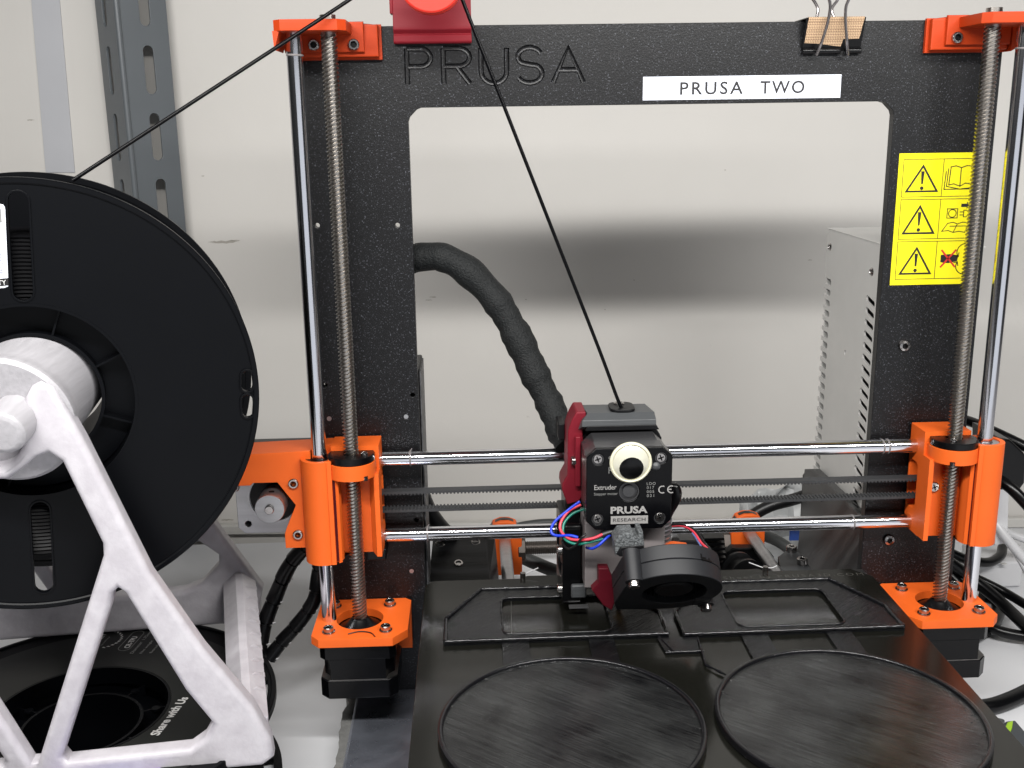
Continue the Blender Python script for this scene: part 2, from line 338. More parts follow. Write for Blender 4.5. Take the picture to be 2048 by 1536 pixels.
ob('side_flange', flange(ldir, 40, mdir, zt[0]-zt[1], zt[0]+2*(zt[0]-zt[1]), 36, 8, 22.5, 2), UPR, u_b)
ob('corner_bend', MB().cyl((UC.x+.9, UC.y+1.0, -80), (UC.x+.9, UC.y+1.0, 520), 2.3, n=20), UPR, u_b)

# slab under the printer
sl = base('foil_covered_slab', (-20, -20, TZ), 'foam slab wrapped in dull silver foil tape under the left of the printer', 'slab')
sm = MB(); sm.box(-172, 150, -260, 34, -78, -60)
ob('foil_cover', sm, SLABM, sl, bev=2)
fe = MB(); rnd = random.Random(3); pts = []
for i in range(60):
    y = -260+i*294/59; pts.append((-174.5-rnd.uniform(0, 3.5), y))
fe.prism([(-170, -260)]+pts+[(-170, 34)], 'XY', -79.8, -61); ob('torn_foam_edge', fe, FOAM, sl, smooth=20)

# ================================================================ PRINTER
PR = base('desktop_3d_printer', (0, 28, -60), 'black and orange desktop 3D printer standing between the spool holder and the cables', '3D printer')
A = 164.35                                   # leadscrew to centre
YF = 25.2                                    # front face of the frame
outer = [(-183, -60), (183, -60), (183, 313), (180, 316.2), (-180, 316.2), (-183, 313)]
def ch(x, z, dx, dz): return [(x, z-dz*7), (x+dx*0.8, z-dz*4.6), (x+dx*4.6, z-dz*0.8), (x+dx*7, z)]
TL = ch(-128.7, 275.8, 1, 1); TRc = ch(127.7, 275.8, -1, 1)
opening = [(-128.7, -20), *TL, *reversed(TRc), (127.7, -20)]
holes = [(-179, 216), (-136.5, 215.3), (-136, 109.2), (-178.7, 109.1), (-131.9, 121.7), (-179.9, 128.1), (-132.4, 47.8), (-136.4, 16.1), (-170, 16)]
fr = plate([outer, opening]+[circle(x, z, 1.35, 16) for x, z in holes], 6, XZ(YF, YF+6), 0.25, 1)
fo = ob('frame', fr, FRAME, PR, smooth=0)
# milled lettering: cut with round-bottomed strokes
def arc(cx, cy, rx, ry, a0, a1, n=12): return [(cx+rx*math.cos(R(a0+(a1-a0)*i/n)), cy+ry*math.sin(R(a0+(a1-a0)*i/n))) for i in range(n+1)]
LZ0, LH = 287.4, 17.6
def gl(x0, wd, strokes): return [[(x0+a*wd, LZ0+b*LH) for a, b in s] for s in strokes]
Pp = [[(0, 0), (0, 1)], [(0, 1), (.55, 1)]+arc(.58, .75, .42, .25, 90, -90)+[(0, .5)]]
Rr = Pp+[[(.5, .5), (1, 0)]]
Uu = [[(0, 1), (0, .35)]+arc(.5, .35, .5, .35, 180, 360)+[(1, 1)]]
Ss = [arc(.5, .75, .45, .25, 20, 225)+[(.5, .52)]+arc(.5, .27, .48, .27, 55, -155)]
Aa = [[(0, 0), (.5, 1), (1, 0)], [(.2, .36), (.8, .36)]]
strokes = gl(-128.3, 12.2, Pp)+gl(-109.6, 13.5, Rr)+gl(-90.2, 13.2, Uu)+gl(-71.8, 13.4, Ss)+gl(-53.0, 15.8, Aa)
cut = MB()
for s in strokes: cut.tube([(x, YF-0.05, z) for x, z in s], 1.42, n=12, ease=False)
cob = bpy.data.objects.new('cutter', cut.mesh('cutter')); COL.objects.link(cob)
cob.location = (0, 0, 0)
bmod = fo.modifiers.new('cut', 'BOOLEAN'); bmod.object = cob; bmod.operation = 'DIFFERENCE'; bmod.solver = 'EXACT'; bmod.use_self = True
dg = bpy.context.evaluated_depsgraph_get(); bpy.context.view_layer.update()
wm = fo.matrix_world.copy(); cob.matrix_world = Matrix.Identity(4); bpy.context.view_layer.update()
nm = bpy.data.meshes.new_from_object(fo.evaluated_get(bpy.context.evaluated_depsgraph_get()))
if len(nm.vertices) > len(fr.vertices): fo.modifiers.clear(); fo.data = nm; nm.polygons.foreach_set('use_smooth', [False]*len(nm.polygons))
else: fo.modifiers.clear()
bpy.data.objects.remove(cob)

# white name label
lb = ob('name_label', MB().box(-6.1, 98.3, YF-0.22, YF-0.004, 277.9, 289.7), PAPER, PR, bev=0.05)
ob('label_lettering', lettering('PRUSA', 13.4, 46.5, 280.4, 286.9, XZ(YF-0.30, YF-0.24), 0.06, 0.012, 1.25), BINK, lb)
ob('label_lettering', lettering('TWO', 55.6, 79.0, 280.4, 286.9, XZ(YF-0.30, YF-0.24), 0.06, 0.012, 1.2), BINK, lb)

# yellow warning sticker
SX0, SX1, SZ0, SZ1 = 132.3, 175.2, 177.8, 248.7
ws = ob('warning_sticker', MB().box(SX0, SX1, YF-0.16, YF-0.004, SZ0, SZ1), YEL, PR)
SKY = YF-0.2
def sp_(u, v): return (SX0+u*49.0, SZ1-v*70.9)           # sticker fractions -> mm
def line_mesh(segs, wd=0.42, y=None):
    m = MB(); y = SKY if y is None else y
    for (a, b) in segs:
        a = Vector((a[0], 0, a[1])); b = Vector((b[0], 0, b[1])); d = (b-a).normalized(); n = Vector((-d.z, 0, d.x))*wd/2; e = d*wd/2
        q = [a-e+n, b+e+n, b+e-n, a-e-n]; m.add([(p.x, y, p.z) for p in q]+[(p.x, y+0.05, p.z) for p in q], [(0, 1, 2, 3), (0, 4, 5, 1), (1, 5, 6, 2), (2, 6, 7, 3), (3, 7, 4, 0)])
    return m
def poly_segs(P, closed=True): return [(P[i], P[(i+1) % len(P)]) for i in range(len(P) if closed else len(P)-1)]
rows = [(0.045, 0.325), (0.345, 0.645), (0.665, 0.955)]
segs = []
for v0, v1 in rows:
    segs += poly_segs([sp_(.055, v0), sp_(.845, v0), sp_(.845, v1), sp_(.055, v1)])+[(sp_(.50, v0), sp_(.50, v1))]
ob('sticker_grid', line_mesh(segs, 0.35), BINK, ws)
for v0, v1 in rows:
    h = v1-v0; t = [sp_(.275, v0+h*.13), sp_(.465, v0+h*.88), sp_(.085, v0+h*.88)]
    cx = sum(p[0] for p in t)/3; cz = sum(p[1] for p in t)/3
    inn = [(cx+(p[0]-cx)*.80, cz+(p[1]-cz)*.80) for p in t]
    tri = plate([t, inn], 0.05, XZ(SKY, SKY+.05)); x, z = sp_(.275, v0+h*.32); x2, z2 = sp_(.275, v0+h*.66)
    ex = MB().prism([(x-.95, z), (x+.95, z), (x+.45, z2), (x-.45, z2)], 'XZ', SKY, SKY+.05); xd, zd = sp_(.275, v0+h*.77)
    dot = MB().prism(circle(xd, zd, 1.0, 16), 'XZ', SKY, SKY+.05)
    ob('warning_triangle', join_mesh('tri', tri, ex, dot), BINK, ws)
g = []
bk = [sp_(.585, .105), sp_(.64, .098), sp_(.70, .112), sp_(.76, .098), sp_(.84, .102), sp_(.84, .235), sp_(.76, .228), sp_(.70, .25), sp_(.63, .232), sp_(.575, .24)]
g += poly_segs(bk)+[(sp_(.70, .112), sp_(.70, .25))]+poly_segs([sp_(.56, .12), sp_(.55, .25), sp_(.63, .262), sp_(.70, .272), sp_(.84, .262)], False)+poly_segs([sp_(.535, .14), sp_(.525, .272), sp_(.84, .272)], False)
ob('manual_symbol', line_mesh(g, 0.5), BINK, ws)
g = poly_segs([sp_(.585, .42), sp_(.70, .42), sp_(.70, .49), sp_(.585, .49)])+poly_segs(circle(*sp_(.643, .455), 2.1, 16))
g += [(sp_(.73, .445), sp_(.77, .445)), (sp_(.73, .468), sp_(.77, .468))]+poly_segs([sp_(.77, .432), sp_(.80, .432), sp_(.835, .457), sp_(.80, .482), sp_(.77, .482)])+[(sp_(.835, .457), sp_(.87, .457))]
g += poly_segs([sp_(.60, .53), sp_(.66, .522), sp_(.71, .536), sp_(.77, .522), sp_(.84, .53), sp_(.80, .60), sp_(.73, .592), sp_(.67, .60), sp_(.61, .585), sp_(.54, .59)])+[(sp_(.71, .536), sp_(.67, .60)), (sp_(.63, .552), sp_(.80, .552))]
ob('unplug_symbol', line_mesh(g, 0.45), BINK, ws)
x, z = sp_(.76, .395); ob('arrow', MB().prism([(x-1.2, z-.9), (x+1.8, z-.9), (x+1.8, z-1.9), (x+4.2, z), (x+1.8, z+1.9), (x+1.8, z+.9), (x-1.2, z+.9)], 'XZ', SKY, SKY+.05), BINK, ws)
x, z = sp_(.64, .80); h_ = MB().prism([(x-4.2, z-2), (x-4.2, z+2), (x+1, z+2.4), (x+5, z+1.7), (x+5.4, z+.4), (x+5, z-1.6), (x, z-2.6)], 'XZ', SKY, SKY+.05); ob('hand_symbol', h_, BINK, ws)
ob('red_cross', line_mesh([((x-3.8, z-4.4), (x+3.8, z+4.4)), ((x-3.8, z+4.4), (x+3.8, z-4.4))], 1.0, SKY-.08), RINK, ws)
c1 = arc(*sp_(.84, .75), 5.2, 4.6, 90, 215, 10); c2 = arc(*sp_(.84, .86), 5.2, 4.6, 150, 270, 10)
g = poly_segs(c1, False)+[(c1[-1], (c1[-1][0]-1.8, c1[-1][1]+.8)), (c1[-1], (c1[-1][0]+.2, c1[-1][1]+2))]+poly_segs(c2, False)+[(c2[0], (c2[0][0]-1.9, c2[0][1]-.4)), (c2[0], (c2[0][0]+.4, c2[0][1]-2))]
ob('turning_arrows', line_mesh(g, 0.5), BINK, ws)

wp = []
for x_, a_, b_ in ((1201, 112, 118), (1222, 103, 118), (1230, 99, 118), (1238, 101, 119), (1242, 101, 104), (1341, 108, 117), (1349, 107, 118), (1357, 108, 116), (1361, 108, 110)):
    p0, p1 = at(x_, a_, Y=YF), at(x_-1, b_, Y=YF); wp.append(((p0.x, p0.z), (p1.x, p1.z)))
tag(ob('worn_print', line_mesh(wp, 0.3, YF-.06), BINK, PR, smooth=0), kind='stuff')

# screws (one of each kind, copied)
def cap_screw(r=2.75, h=3.0, hexr=1.45, washer=0):
    """socket cap head along +Z, seat at z=0"""
    b = MB(); n = 36
    b.lathe([(0, 0), (r, 0), (r, h-.35), (r-.35, h), (hexr*1.12, h), (hexr*1.12, h-.15)], (0, 0, 0), (0, 0, 1), n)
    b.cyl((0, 0, h-2), (0, 0, h-.05), hexr, n=6)
    if washer: b.lathe([(r-.6, -0.05), (washer, -0.05), (washer, .5), (r-.6, .5)], (0, 0, 0), (0, 0, 1), n, True)
    return b
def two_tone(b, name, seg_hex=True):
    me = b.mesh(name); me.materials.append(STEEL); me.materials.append(SOCK)
    return me
def screw_mesh(name, d, r=2.75, h=3.0, hexr=1.45, washer=0, button=False, cross=False):
    """screw head pointing along d; second material marks the recess"""
    b = MB(); n = 32
    prof = [(0, 0), (r, 0), (r, h*.5), (r*.86, h*.82), (hexr*1.25, h)] if button else [(0, 0), (r, 0), (r, h-.4), (r-.4, h), (hexr*1.15, h)]
    b.lathe(prof, (0, 0, 0), (0, 0, 1), n); nf = len(b.f)
    # ring down into the recess and its floor
    if cross:
        b.lathe([(hexr*1.2, h), (0.01, h+0.12)], (0, 0, 0), (0, 0, 1), n); nf = len(b.f)
        for a in (R(20), R(110)):
            dx, dy = math.cos(a), math.sin(a); q = [(-dy*.32+dx*r*.62, dx*.32+dy*r*.62), (dy*.32+dx*r*.62, -dx*.32+dy*r*.62), (dy*.32-dx*r*.62, -dx*.32-dy*r*.62), (-dy*.32-dx*r*.62, dx*.32-dy*r*.62)]
            b.add([(x, y, h+.16) for x, y in q]+[(x, y, h-.2) for x, y in q], [(0, 1, 2, 3), (0, 4, 5, 1), (1, 5, 6, 2), (2, 6, 7, 3), (3, 7, 4, 0)])
    else:
        vs = [(hexr*1.15*math.cos(2*math.pi*i/24), hexr*1.15*math.sin(2*math.pi*i/24), h) for i in range(24)]
        vs += [(hexr*math.cos(2*math.pi*(i//4)/6+(i % 4)*math.pi/12), hexr*math.sin(2*math.pi*(i//4)/6+(i % 4)*math.pi/12), h-.3) for i in range(24)]
        vs += [(x*.9, y*.9, h-1.6) for x, y, z in vs[24:48]]
        b.add(vs, [(i, (i+1) % 24, 24+(i+1) % 24, 24+i) for i in range(24)]+[(24+i, 24+(i+1) % 24, 48+(i+1) % 24, 48+i) for i in range(24)]+[tuple(range(48, 72))])
        nf += 24
    if washer: b.lathe([(r-.6, -0.3), (washer, -0.3), (washer, .35), (r-.6, .35)], (0, 0, 0), (0, 0, 1), n, True)
    q = Vector((0, 0, 1)).rotation_difference(Vector(d)).to_matrix().to_4x4(); b.xf(q)
    me = bpy.data.meshes.new(name); me.from_pydata([(x*S, y*S, z*S) for x, y, z in b.v], [], b.f); me.validate()
    bm = bmesh.new(); bm.from_mesh(me); bmesh.ops.recalc_face_normals(bm, faces=bm.faces); bm.to_mesh(me); bm.free()
    me.materials.append(STEEL); me.materials.append(SOCK)
    end = nf+(5*2 if cross else 25)
    for i, p in enumerate(me.polygons):
        if nf <= i < end: p.material_index = 1
    me.polygons.foreach_set('use_smooth', [True]*len(me.polygons)); me.set_sharp_from_angle(angle=R(35)); me['sm'] = 1
    return me
SC_F = screw_mesh('cap_screw_front', (0, -1, 0)); SC_U = screw_mesh('cap_screw_up', (0, 0, 1), washer=3.5)
SC_B = screw_mesh('button_screw_front', (0, -1, 0), r=3.3, h=2.2, hexr=1.3, button=True)
SC_X = screw_mesh('cross_screw_front', (0, -1, 0), r=2.45, h=1.2, hexr=.6, cross=True)
SC_S = screw_mesh('small_cap_screw_up', (0, 0, 1), r=1.9, h=1.6, hexr=1.0)
SC_XN = screw_mesh('cap_screw_left', (-1, 0, 0), r=2.6, h=2.4)
def put(me, parent, loc, name='screw'): return ob(name, me, None, parent, loc)
for x, z in ((142.9, 143.7), (142.9, 27.5)): put(SC_B, PR, (x, YF, z))
for x, z in ((-136, 109.2), (-178.7, 109.1), (-136.4, 16.1), (-170, 16)):
    ob('rivet', MB().cyl((x, YF+5, z), (x, YF+.3, z), 1.3, n=14), ALU, PR)

# leadscrews and smooth rods
def leadscrew(z0, z1, n=26):
    prof = [(0, .0), (.28, 0), (.40, .45), (.50, 1), (.84, 1), (.96, .45)]     # fraction of the 2 mm pitch, depth
    cols = [((m_+f)*2.0, 4.03-1.0*d) for m_ in range(4) for f, d in prof]; nc = len(cols)
    rows = int((z1-z0)/8*n)-n; vs = []; fs = []
    for i in range(rows+1):
        a = 2*math.pi*i/n
        for off, r in cols: vs.append((r*math.cos(a), r*math.sin(a), z0+8.0*i/n+off))
    for i in range(rows):
        for c in range(nc):
            if c < nc-1: fs.append((i*nc+c, (i+1)*nc+c, (i+1)*nc+c+1, i*nc+c+1))
            elif i+1+n <= rows: fs.append((i*nc+c, (i+1)*nc+c, (i+1+n)*nc, (i+n)*nc))
    m = MB().add(vs, fs); m.cyl((0, 0, z1-9), (0, 0, z1), 3.9, n=24); m.cyl((0, 0, z0), (0, 0, z1-1), 3.0, n=20); return m.mesh('leadscrew')
LS = leadscrew(-8, 319.5)
for s in (-1, 1): ob('leadscrew', LS, SCREWM, PR, (s*A, 0, 0), smooth=60)
for s in (-1, 1):
    rd = ob('vertical_smooth_rod', MB().cyl((0, 0, -3), (0, 0, 312), 4, n=48).mesh('rod'), CHROME, PR, (s*(A+17), 0, 0))
XRZ, XRY = 42.8, 16.0
for z in (XRZ, XRZ+45): ob('horizontal_smooth_rod', MB().cyl((-165, 0, 0), (165, 0, 0), 4, n=48).mesh('xrod'), CHROME, PR, (0, XRY, z))
for z, x in ((XRZ, -126), (XRZ+45, -134), (XRZ+45, 131), (XRZ+45, 134), (XRZ, 117)):
    g = MB(); g.lathe([(4.0, -.5), (4.35, -.2), (4.35, .2), (4.0, .5)], (x, XRY, z), (1, 0.05, 0.02), 24)
    g.cyl((x, XRY-1, z+4), (x+1.2, XRY-1.5, z+6.2), .5, .25, n=8) if x < -120 else None
    ob('dried_grease', g, mat('grease', (120, 116, 116), 0.6), PR)
for x in (-181.35, 181.35):
    z = 301 if x < 0 else 300
    ob('dried_grease', MB().lathe([(4.0, -.5), (4.25, -.2), (4.25, .2), (4.0, .5)], (x, 0, z), (0.05, 0, 1), 24), bpy.data.materials['grease'], PR)
for s in (-1, 1):                            # coupler cones
    ob('leadscrew_boot', MB().lathe([(3.6, 1.2), (4.7, .6), (7.5, -2.4), (12.5, -5.2), (12.5, -8), (0, -8)], (s*A, 0, 0), (0, 0, 1), 40), BLK, PR)

# Z top brackets
for s in (-1, 1):
    X = lambda x: s*(x)                      # written for the right side (x positive outward)
    b = MB()
    b.prism([(X(140.6), 299.8), (X(183), 299.8), (X(183), 316.9), (X(140.6), 316.9)], 'XZ', YF-2.2, YF-.02)
    body = plate([[(X(142), 300.9), (X(183), 300.9), (X(183), 317.4), (X(151), 317.4), (X(142), 316.4)]], 3.6, XZ(YF-5.8, YF-2.2), 1.0, 1)
    body2 = plate([[(X(149), 303.2), (X(183), 303.2), (X(183), 317.9), (X(149), 317.9)]], 2.6, XZ(YF-8.2, YF-5.6), 0.7, 1)
    top = plate([[(X(156.0), -8.2), (X(158.8), -11), (X(186), -11), (X(189.5), -7.5), (X(193), YF), (X(155.0), YF), (X(155.0), -7.2)]], 5.2, XY(311.6, 316.8), 0.35, 1)
    web = MB().prism([(X(183), 299.8), (X(188.5), 303.0), (X(189.2), 306), (X(193.5), 307.5), (X(194), 313), (X(183), 313)], 'XZ', YF-9, YF-.05)
    web2 = MB().prism([(X(186.8), 311.7), (X(190), 311.7), (X(189.5), 303)], 'XZ', -9, YF-9)
    bk = ob('z_top_bracket', join_mesh('zt', b, body, body2, top, web, web2), ORANGE2, PR, smooth=25)
    for x in (154.0, 174.0): put(SC_F, bk, (X(x), YF-7.6, 306.8))
    rc = MB().lathe([(2.9, -.6), (3.9, -.6), (3.9, .02), (2.9, .02)], (X(154.0), YF-8.25, 306.8), (0, 1, 0), 28, True)

# motor mounts with motors
for s in (-1, 1):
    X = lambda x: s*x
    lo = [(X(140.5), 24.5), (X(186), 24.5), (X(188.7), 21.5), (X(188.9), -18.8), (X(184.4), -24), (X(144.6), -24), (X(136.9), -14.6), (X(136.9), 21.2)]
    if s < 0: lo = lo[::-1]
    mm = plate([lo, circle(s*A, 0, 12.9, 48)], 5.0, XY(-5.0, 0), 0.3, 1)
    lip = MB().box(*sorted((X(137.3), X(189))), 20.5, 25.1, -30, -5.0)
    mo = ob('motor_mount', join_mesh('mm', mm, lip), ORANGE, PR, smooth=25)
    for i in (-1, 1):
        for j in (-1, 1): put(SC_U, mo, (s*A+i*15.5, j*15.5, 0.3))
    mt = sub('vertical_stepper_motor', PR, (s*A, 0, -38))
    sq = lambda h, c: [(s*A-h, -h+c), (s*A-h+c, -h), (s*A+h-c, -h), (s*A+h, -h+c), (s*A+h, h-c), (s*A+h-c, h), (s*A-h+c, h), (s*A-h, h-c)]
    ob('end_cap', plate([sq(20.6, 3.2)], 9.0, XY(-14.2, -5.2), 0.4), MOTB, mt)
    ob('end_cap', plate([sq(21.0, 4.5)], 11, XY(-37.6, -26.4), 0.6), MOTB, mt)
    ob('laminated_core', plate([[(s*A-19.2, -12), (s*A-16, -15.5), (s*A-15, -20.4), (s*A+15, -20.4), (s*A+16, -15.5), (s*A+19.2, -12), (s*A+19.2, 19), (s*A-19.2, 19)]], 12.4, XY(-26.5, -14.1), 0.2), MOTB, mt)
    ob('bare_corner', plate([sq(20.7, 4.8)], 0.4, XY(-26.5, -26.1), 0), MOTS, mt)
ob('stray_thread', MB().tube([(-169, -19, .4), (-163, -17, .7), (-157, -18.5, .6), (-154, -23, .5)], .28, n=6), WBK, PR)
# ---------------------------------------------------------------- X axis ends
def ring_sector(cx, cy, ro, ri, a0, a1, n=28):
    return [(cx+ro*math.cos(R(a0+(a1-a0)*i/n)), cy+ro*math.sin(R(a0+(a1-a0)*i/n))) for i in range(n+1)]+[(cx+ri*math.cos(R(a1+(a0-a1)*i/n)), cy+ri*math.sin(R(a1+(a0-a1)*i/n))) for i in range(n+1)]
def x_end(s):
    X = lambda x: s*x
    ang = (lambda a: a) if s > 0 else (lambda a: 180-a)
    ms = []
    zb, zt = 36.5, 95.0
    # bearing tube, open slit towards the screw
    tube = [(X(181.35)+10.4*math.cos(R(a)), 10.4*math.sin(R(a))) for a in ([ang(-128+i*8) for i in range(44)])]
    tube_i = [(X(181.35)+7.7*math.cos(R(a)), 7.7*math.sin(R(a))) for a in ([ang(-128+i*8) for i in range(43, -1, -1)])]
    ms.append(plate([tube+tube_i], zt-zb, XY(zb, zt), 0.25, 1))
    # flat front lip of the tube, then the wall that curves back round the screw
    ms.append(plate([[(X(175.0), -9.6), (X(176.5), -9.9), (X(176.5), 8), (X(174.2), 8), (X(174.2), -9.6)]], zt-zb-.4, XY(zb+.3, zt-.3), 0.2, 1))
    wall = [(X(172.6), -9.2)]+[(X(A+1)+ (9.0)*math.cos(R(ang(-50+i*10))), -1+9.0*math.sin(R(ang(-50+i*10)))) for i in range(0, 9)]+[(X(166), 9), (X(172.8), 10), (X(172.6), -4)]
    ms.append(plate([wall], zt-zb-12, XY(zb+1.2, zt-10.8), 0.2, 1))
    # rod box
    ms.append(plate([[(4.5, 37.8), (23, 37.8), (23, 99.3), (4.5, 99.3)], rrect(10.6, 21.4, 51.5, 79, 3)], 26, YZ(*((150, 176) if s > 0 else (-176, -150))), 0.4, 1))
    ms.append(MB().box(*sorted((X(158), X(160))), 9, 22, 50, 80).mesh('t'))
    # side cheek towards the screw
    ms.append(MB().prism([(X(150.0), -4), (X(152.6), -4), (X(156), 4.6), (X(150.0), 4.6)], 'XY', 38.5, 86).mesh('t'))
    # nut holder ring
    ms.append(plate([circle(X(A), 0, 13.0, 56), circle(X(A), 0, 5.4, 32)], 8.2, XY(84.8, 93.0), 0.25, 1))
    ms.append(MB().prism([(X(152), 0), (X(176.5), 0), (X(176.5), 12), (X(152), 12)], 'XY', 84.9, 92.9).mesh('t') if False else plate([[(X(151.6), 2), (X(176), 2), (X(176), 12), (X(151.6), 12)], circle(X(A), 0, 5.4, 32)], 8, XY(84.9, 92.9), 0))
    if s < 0:                                # motor arm
        arm = [(-188, 99.0), (-250, 96.6), (-250, 80.0), (-219, 80.2), (-217.6, 81.6), (-204.6, 81.6), (-195.6, 68.4), (-201.7, 54.6), (-202.6, 52), (-202.6, 43.6), (-186, 43.6), (-186, 99)]
        ms.append(plate([arm], 11, XZ(-1, 10), 0.35, 1))
        ms.append(plate([[(-250, 96.4), (-176, 98.9), (-176, 92), (-250, 92)]], 13, XZ(9.5, 22.5), 0.2, 1))
    e = ob('x_axis_end', join_mesh('xe', *ms), ORANGE, PR, smooth=30)
    # black nut flange and its screws
    fl = MB().lathe([(4.2, 0), (12.25, 0), (12.45, .3), (12.45, 3.4), (12.1, 3.75), (4.6, 3.75), (4.2, 3.3)], (X(A), 0, 93.1), (0, 0, 1), 64, True)
    nf = ob('nut_flange', fl, BLK, e, smooth=30)
    for a in ((118, -28) if s < 0 else (-118, 62)):
        q = put(SC_S, nf, (X(A)+8.3*math.cos(R(a)), 8.3*math.sin(R(a)), 96.8))
    for a in ((205, 20) if s < 0 else (-10, 150)):
        ob('screw_hole', MB().cyl((X(A)+8.5*math.cos(R(a)), 8.5*math.sin(R(a)), 96.82), (X(A)+8.5*math.cos(R(a)), 8.5*math.sin(R(a)), 96.88), 1.6, n=16), SOCK, nf)
    a = R(-52 if s < 0 else -114); nx, ny = X(A)+12.6*math.cos(a), 12.6*math.sin(a)
    ob('nut_pocket', MB().box(nx-1.5, nx+1.5, ny-.8, ny+2, 84.6, 86.9).xf(Matrix.Identity(4)), SOCK, e)
    ob('nut_tip', MB().cyl((nx, ny+.4, 85.0), (nx, ny+.4, 86.4), 1.5, n=6), STEEL, e)
    ob('clamp_gap_shade', MB().box(*sorted((X(172.5), X(174.3))), -7.2, 6, 38, 93.5), DRED, e)  # dark red bar stands in for the shade inside the clamp slit
    # bearing steel inside the tube
    for z0, z1 in ((38, 61), (70, 94.4)):
        ob('linear_bearing', MB().lathe([(4.2, 0), (7.55, 0), (7.55, z1-z0), (4.2, z1-z0)], (X(181.35), 0, z0), (0, 0, 1), 40, True), BLK if z1 > 90 and s < 0 else ALU, e)
    if s < 0:
        for x, z in ((-195.9, 81.0), (-195.3, 51.6), (-227.5, 79.8)): put(SC_F, e, (x, -1.2+1.6, z))
    else:
        put(screw_mesh('cross_screw_wall', (0, -1, 0), r=2.8, h=1.4, hexr=.7, cross=True), e, (157.2, 4.3, 67.3))
    return e
XE = {s: x_end(s) for s in (-1, 1)}
ob('cable_clip', MB().box(-160, -149, 8, 24, 31, 37.7), BLK, PR, bev=.6)

# belt, teeth inwards
def belt(z, up, x0=-157, x1=157):
    b = MB(); y0, y1 = 13.0, 19.0; t = 1.25
    b.box(x0, x1, y0, y1, z, z+t); n = int((x1-x0)/2)
    for i in range(n):
        x = x0+1+i*2; zz = z+t if up else z; h = 0.75 if up else -0.75
        b.add([(x-.62, y0+.02, zz), (x-.4, y0+.02, zz+h), (x+.4, y0+.02, zz+h), (x+.62, y0+.02, zz), (x-.62, y1-.02, zz), (x-.4, y1-.02, zz+h), (x+.4, y1-.02, zz+h), (x+.62, y1-.02, zz)],
              [(0, 1, 2, 3), (4, 7, 6, 5), (1, 5, 6, 2), (0, 4, 5, 1), (3, 2, 6, 7)])
    return b
ob('belt_upper_run', belt(68.2, False), BELT, PR, smooth=20); ob('belt_lower_run', belt(57.3, True), BELT, PR, smooth=20)

# X motor behind the left arm, with pulley
xm = sub('x_stepper_motor', PR, (-209.3, 12, 68.8))
cxm, czm = -209.3, 68.8
def nema(h, c): return [(cxm-h, czm-h+c), (cxm-h+c, czm-h), (cxm+h-c, czm-h), (cxm+h, czm-h+c), (cxm+h, czm+h-c), (cxm+h-c, czm+h), (cxm-h+c, czm+h), (cxm-h, czm+h-c)]
hl = [circle(cxm+i*15.5, czm+j*15.5, 1.7, 16) for i in (-1, 1) for j in (-1, 1)]
ob('motor_front', plate([nema(21.2, 3.6)]+hl, 8, XZ(12, 20), 0.4), ALU, xm)
ob('motor_body', plate([nema(21.0, 3.6)], 34, XZ(20, 54), 0.3), MOTB, xm)
ob('raised_boss', MB().lathe([(13.5, 0), (15.0, 0), (15.0, 1.6), (13.5, 1.6)], (cxm, 12, czm), (0, -1, 0), 56, True), ALU, xm)
ob('boss_floor', MB().cyl((cxm, 11.95, czm), (cxm, 11.9, czm), 13.4, n=48), SOCK, xm)
pul = MB(); pul.lathe([(2.4, 19.5), (7.9, 19.5), (7.9, 14), (7.9, 13.4)], (cxm+1, 12, czm+.3), (0, -1, 0), 48)
pul.lathe([(7.6, 2), (7.6, 6.5), (7.9, 6.5), (7.9, 14.0), (8.0, 14.2), (8.0, 19.4), (7.7, 19.9), (2.5, 19.9), (2.5, 18)], (cxm+1, 12, czm+.3), (0, -1, 0), 56)
ob('belt_pulley', pul, ALU, xm)
ob('set_screw', MB().cyl((cxm+1.6, -2.5, czm+8.4), (cxm+1.6, -2.5, czm+6), 1.5, n=16), SOCK, xm)
ob('motor_shaft', MB().lathe([(2.45, 0), (2.45, 21.4), (2.1, 21.8), (0, 21.8)], (cxm+1, 12, czm+.3), (0, -1, 0), 28), STEEL, xm)

# ---------------------------------------------------------------- extruder
EX, EZ, EY = -22.6, 92.3, -55.0
ex = sub('extruder', PR, (EX, 0, EZ))
def sq2(h, c, dz=0): return [(EX-h, EZ-h+c), (EX-h+c, EZ-h), (EX+h-c, EZ-h), (EX+h, EZ-h+c), (EX+h, EZ+h-c), (EX+h-c, EZ+h), (EX-h+c, EZ+h), (EX-h, EZ+h-c)]
sh = [circle(EX+i*15.5, EZ+j*15.5, 2.9, 28) for i in (-1, 1) for j in (-1, 1)]
ob('motor_face', plate([sq2(21.15, 4.6)]+sh+[circle(EX, EZ-1.5, 5.0, 32)], 3.0, XZ(EY, EY+3.0), 0.55, 3), MOTB, ex)
ob('motor_end_cap', plate([sq2(21.15, 4.6)], 9, XZ(EY+2.9, EY+11.9), 0.2), MOTT, ex)
ob('motor_case', plate([sq2(20.7, 4.9)], 17, XZ(EY+11.8, EY+28.8), 0.3), MOTT, ex)
sidep = MB().box(EX-21.05, EX-20.3, EY+12.2, EY+22, EZ-14, EZ+13); ob('bare_motor_side', sidep, MOTS, ex)
ob('shaft_boss', MB().lathe([(5.4, .9), (5.4, -.25), (4.5, -.25), (4.5, 1.4), (3.0, 1.4), (3.0, .3), (0, .3)], (EX, EY+.9, EZ-1.5), (0, 1, 0), 40), MOTT, ex)
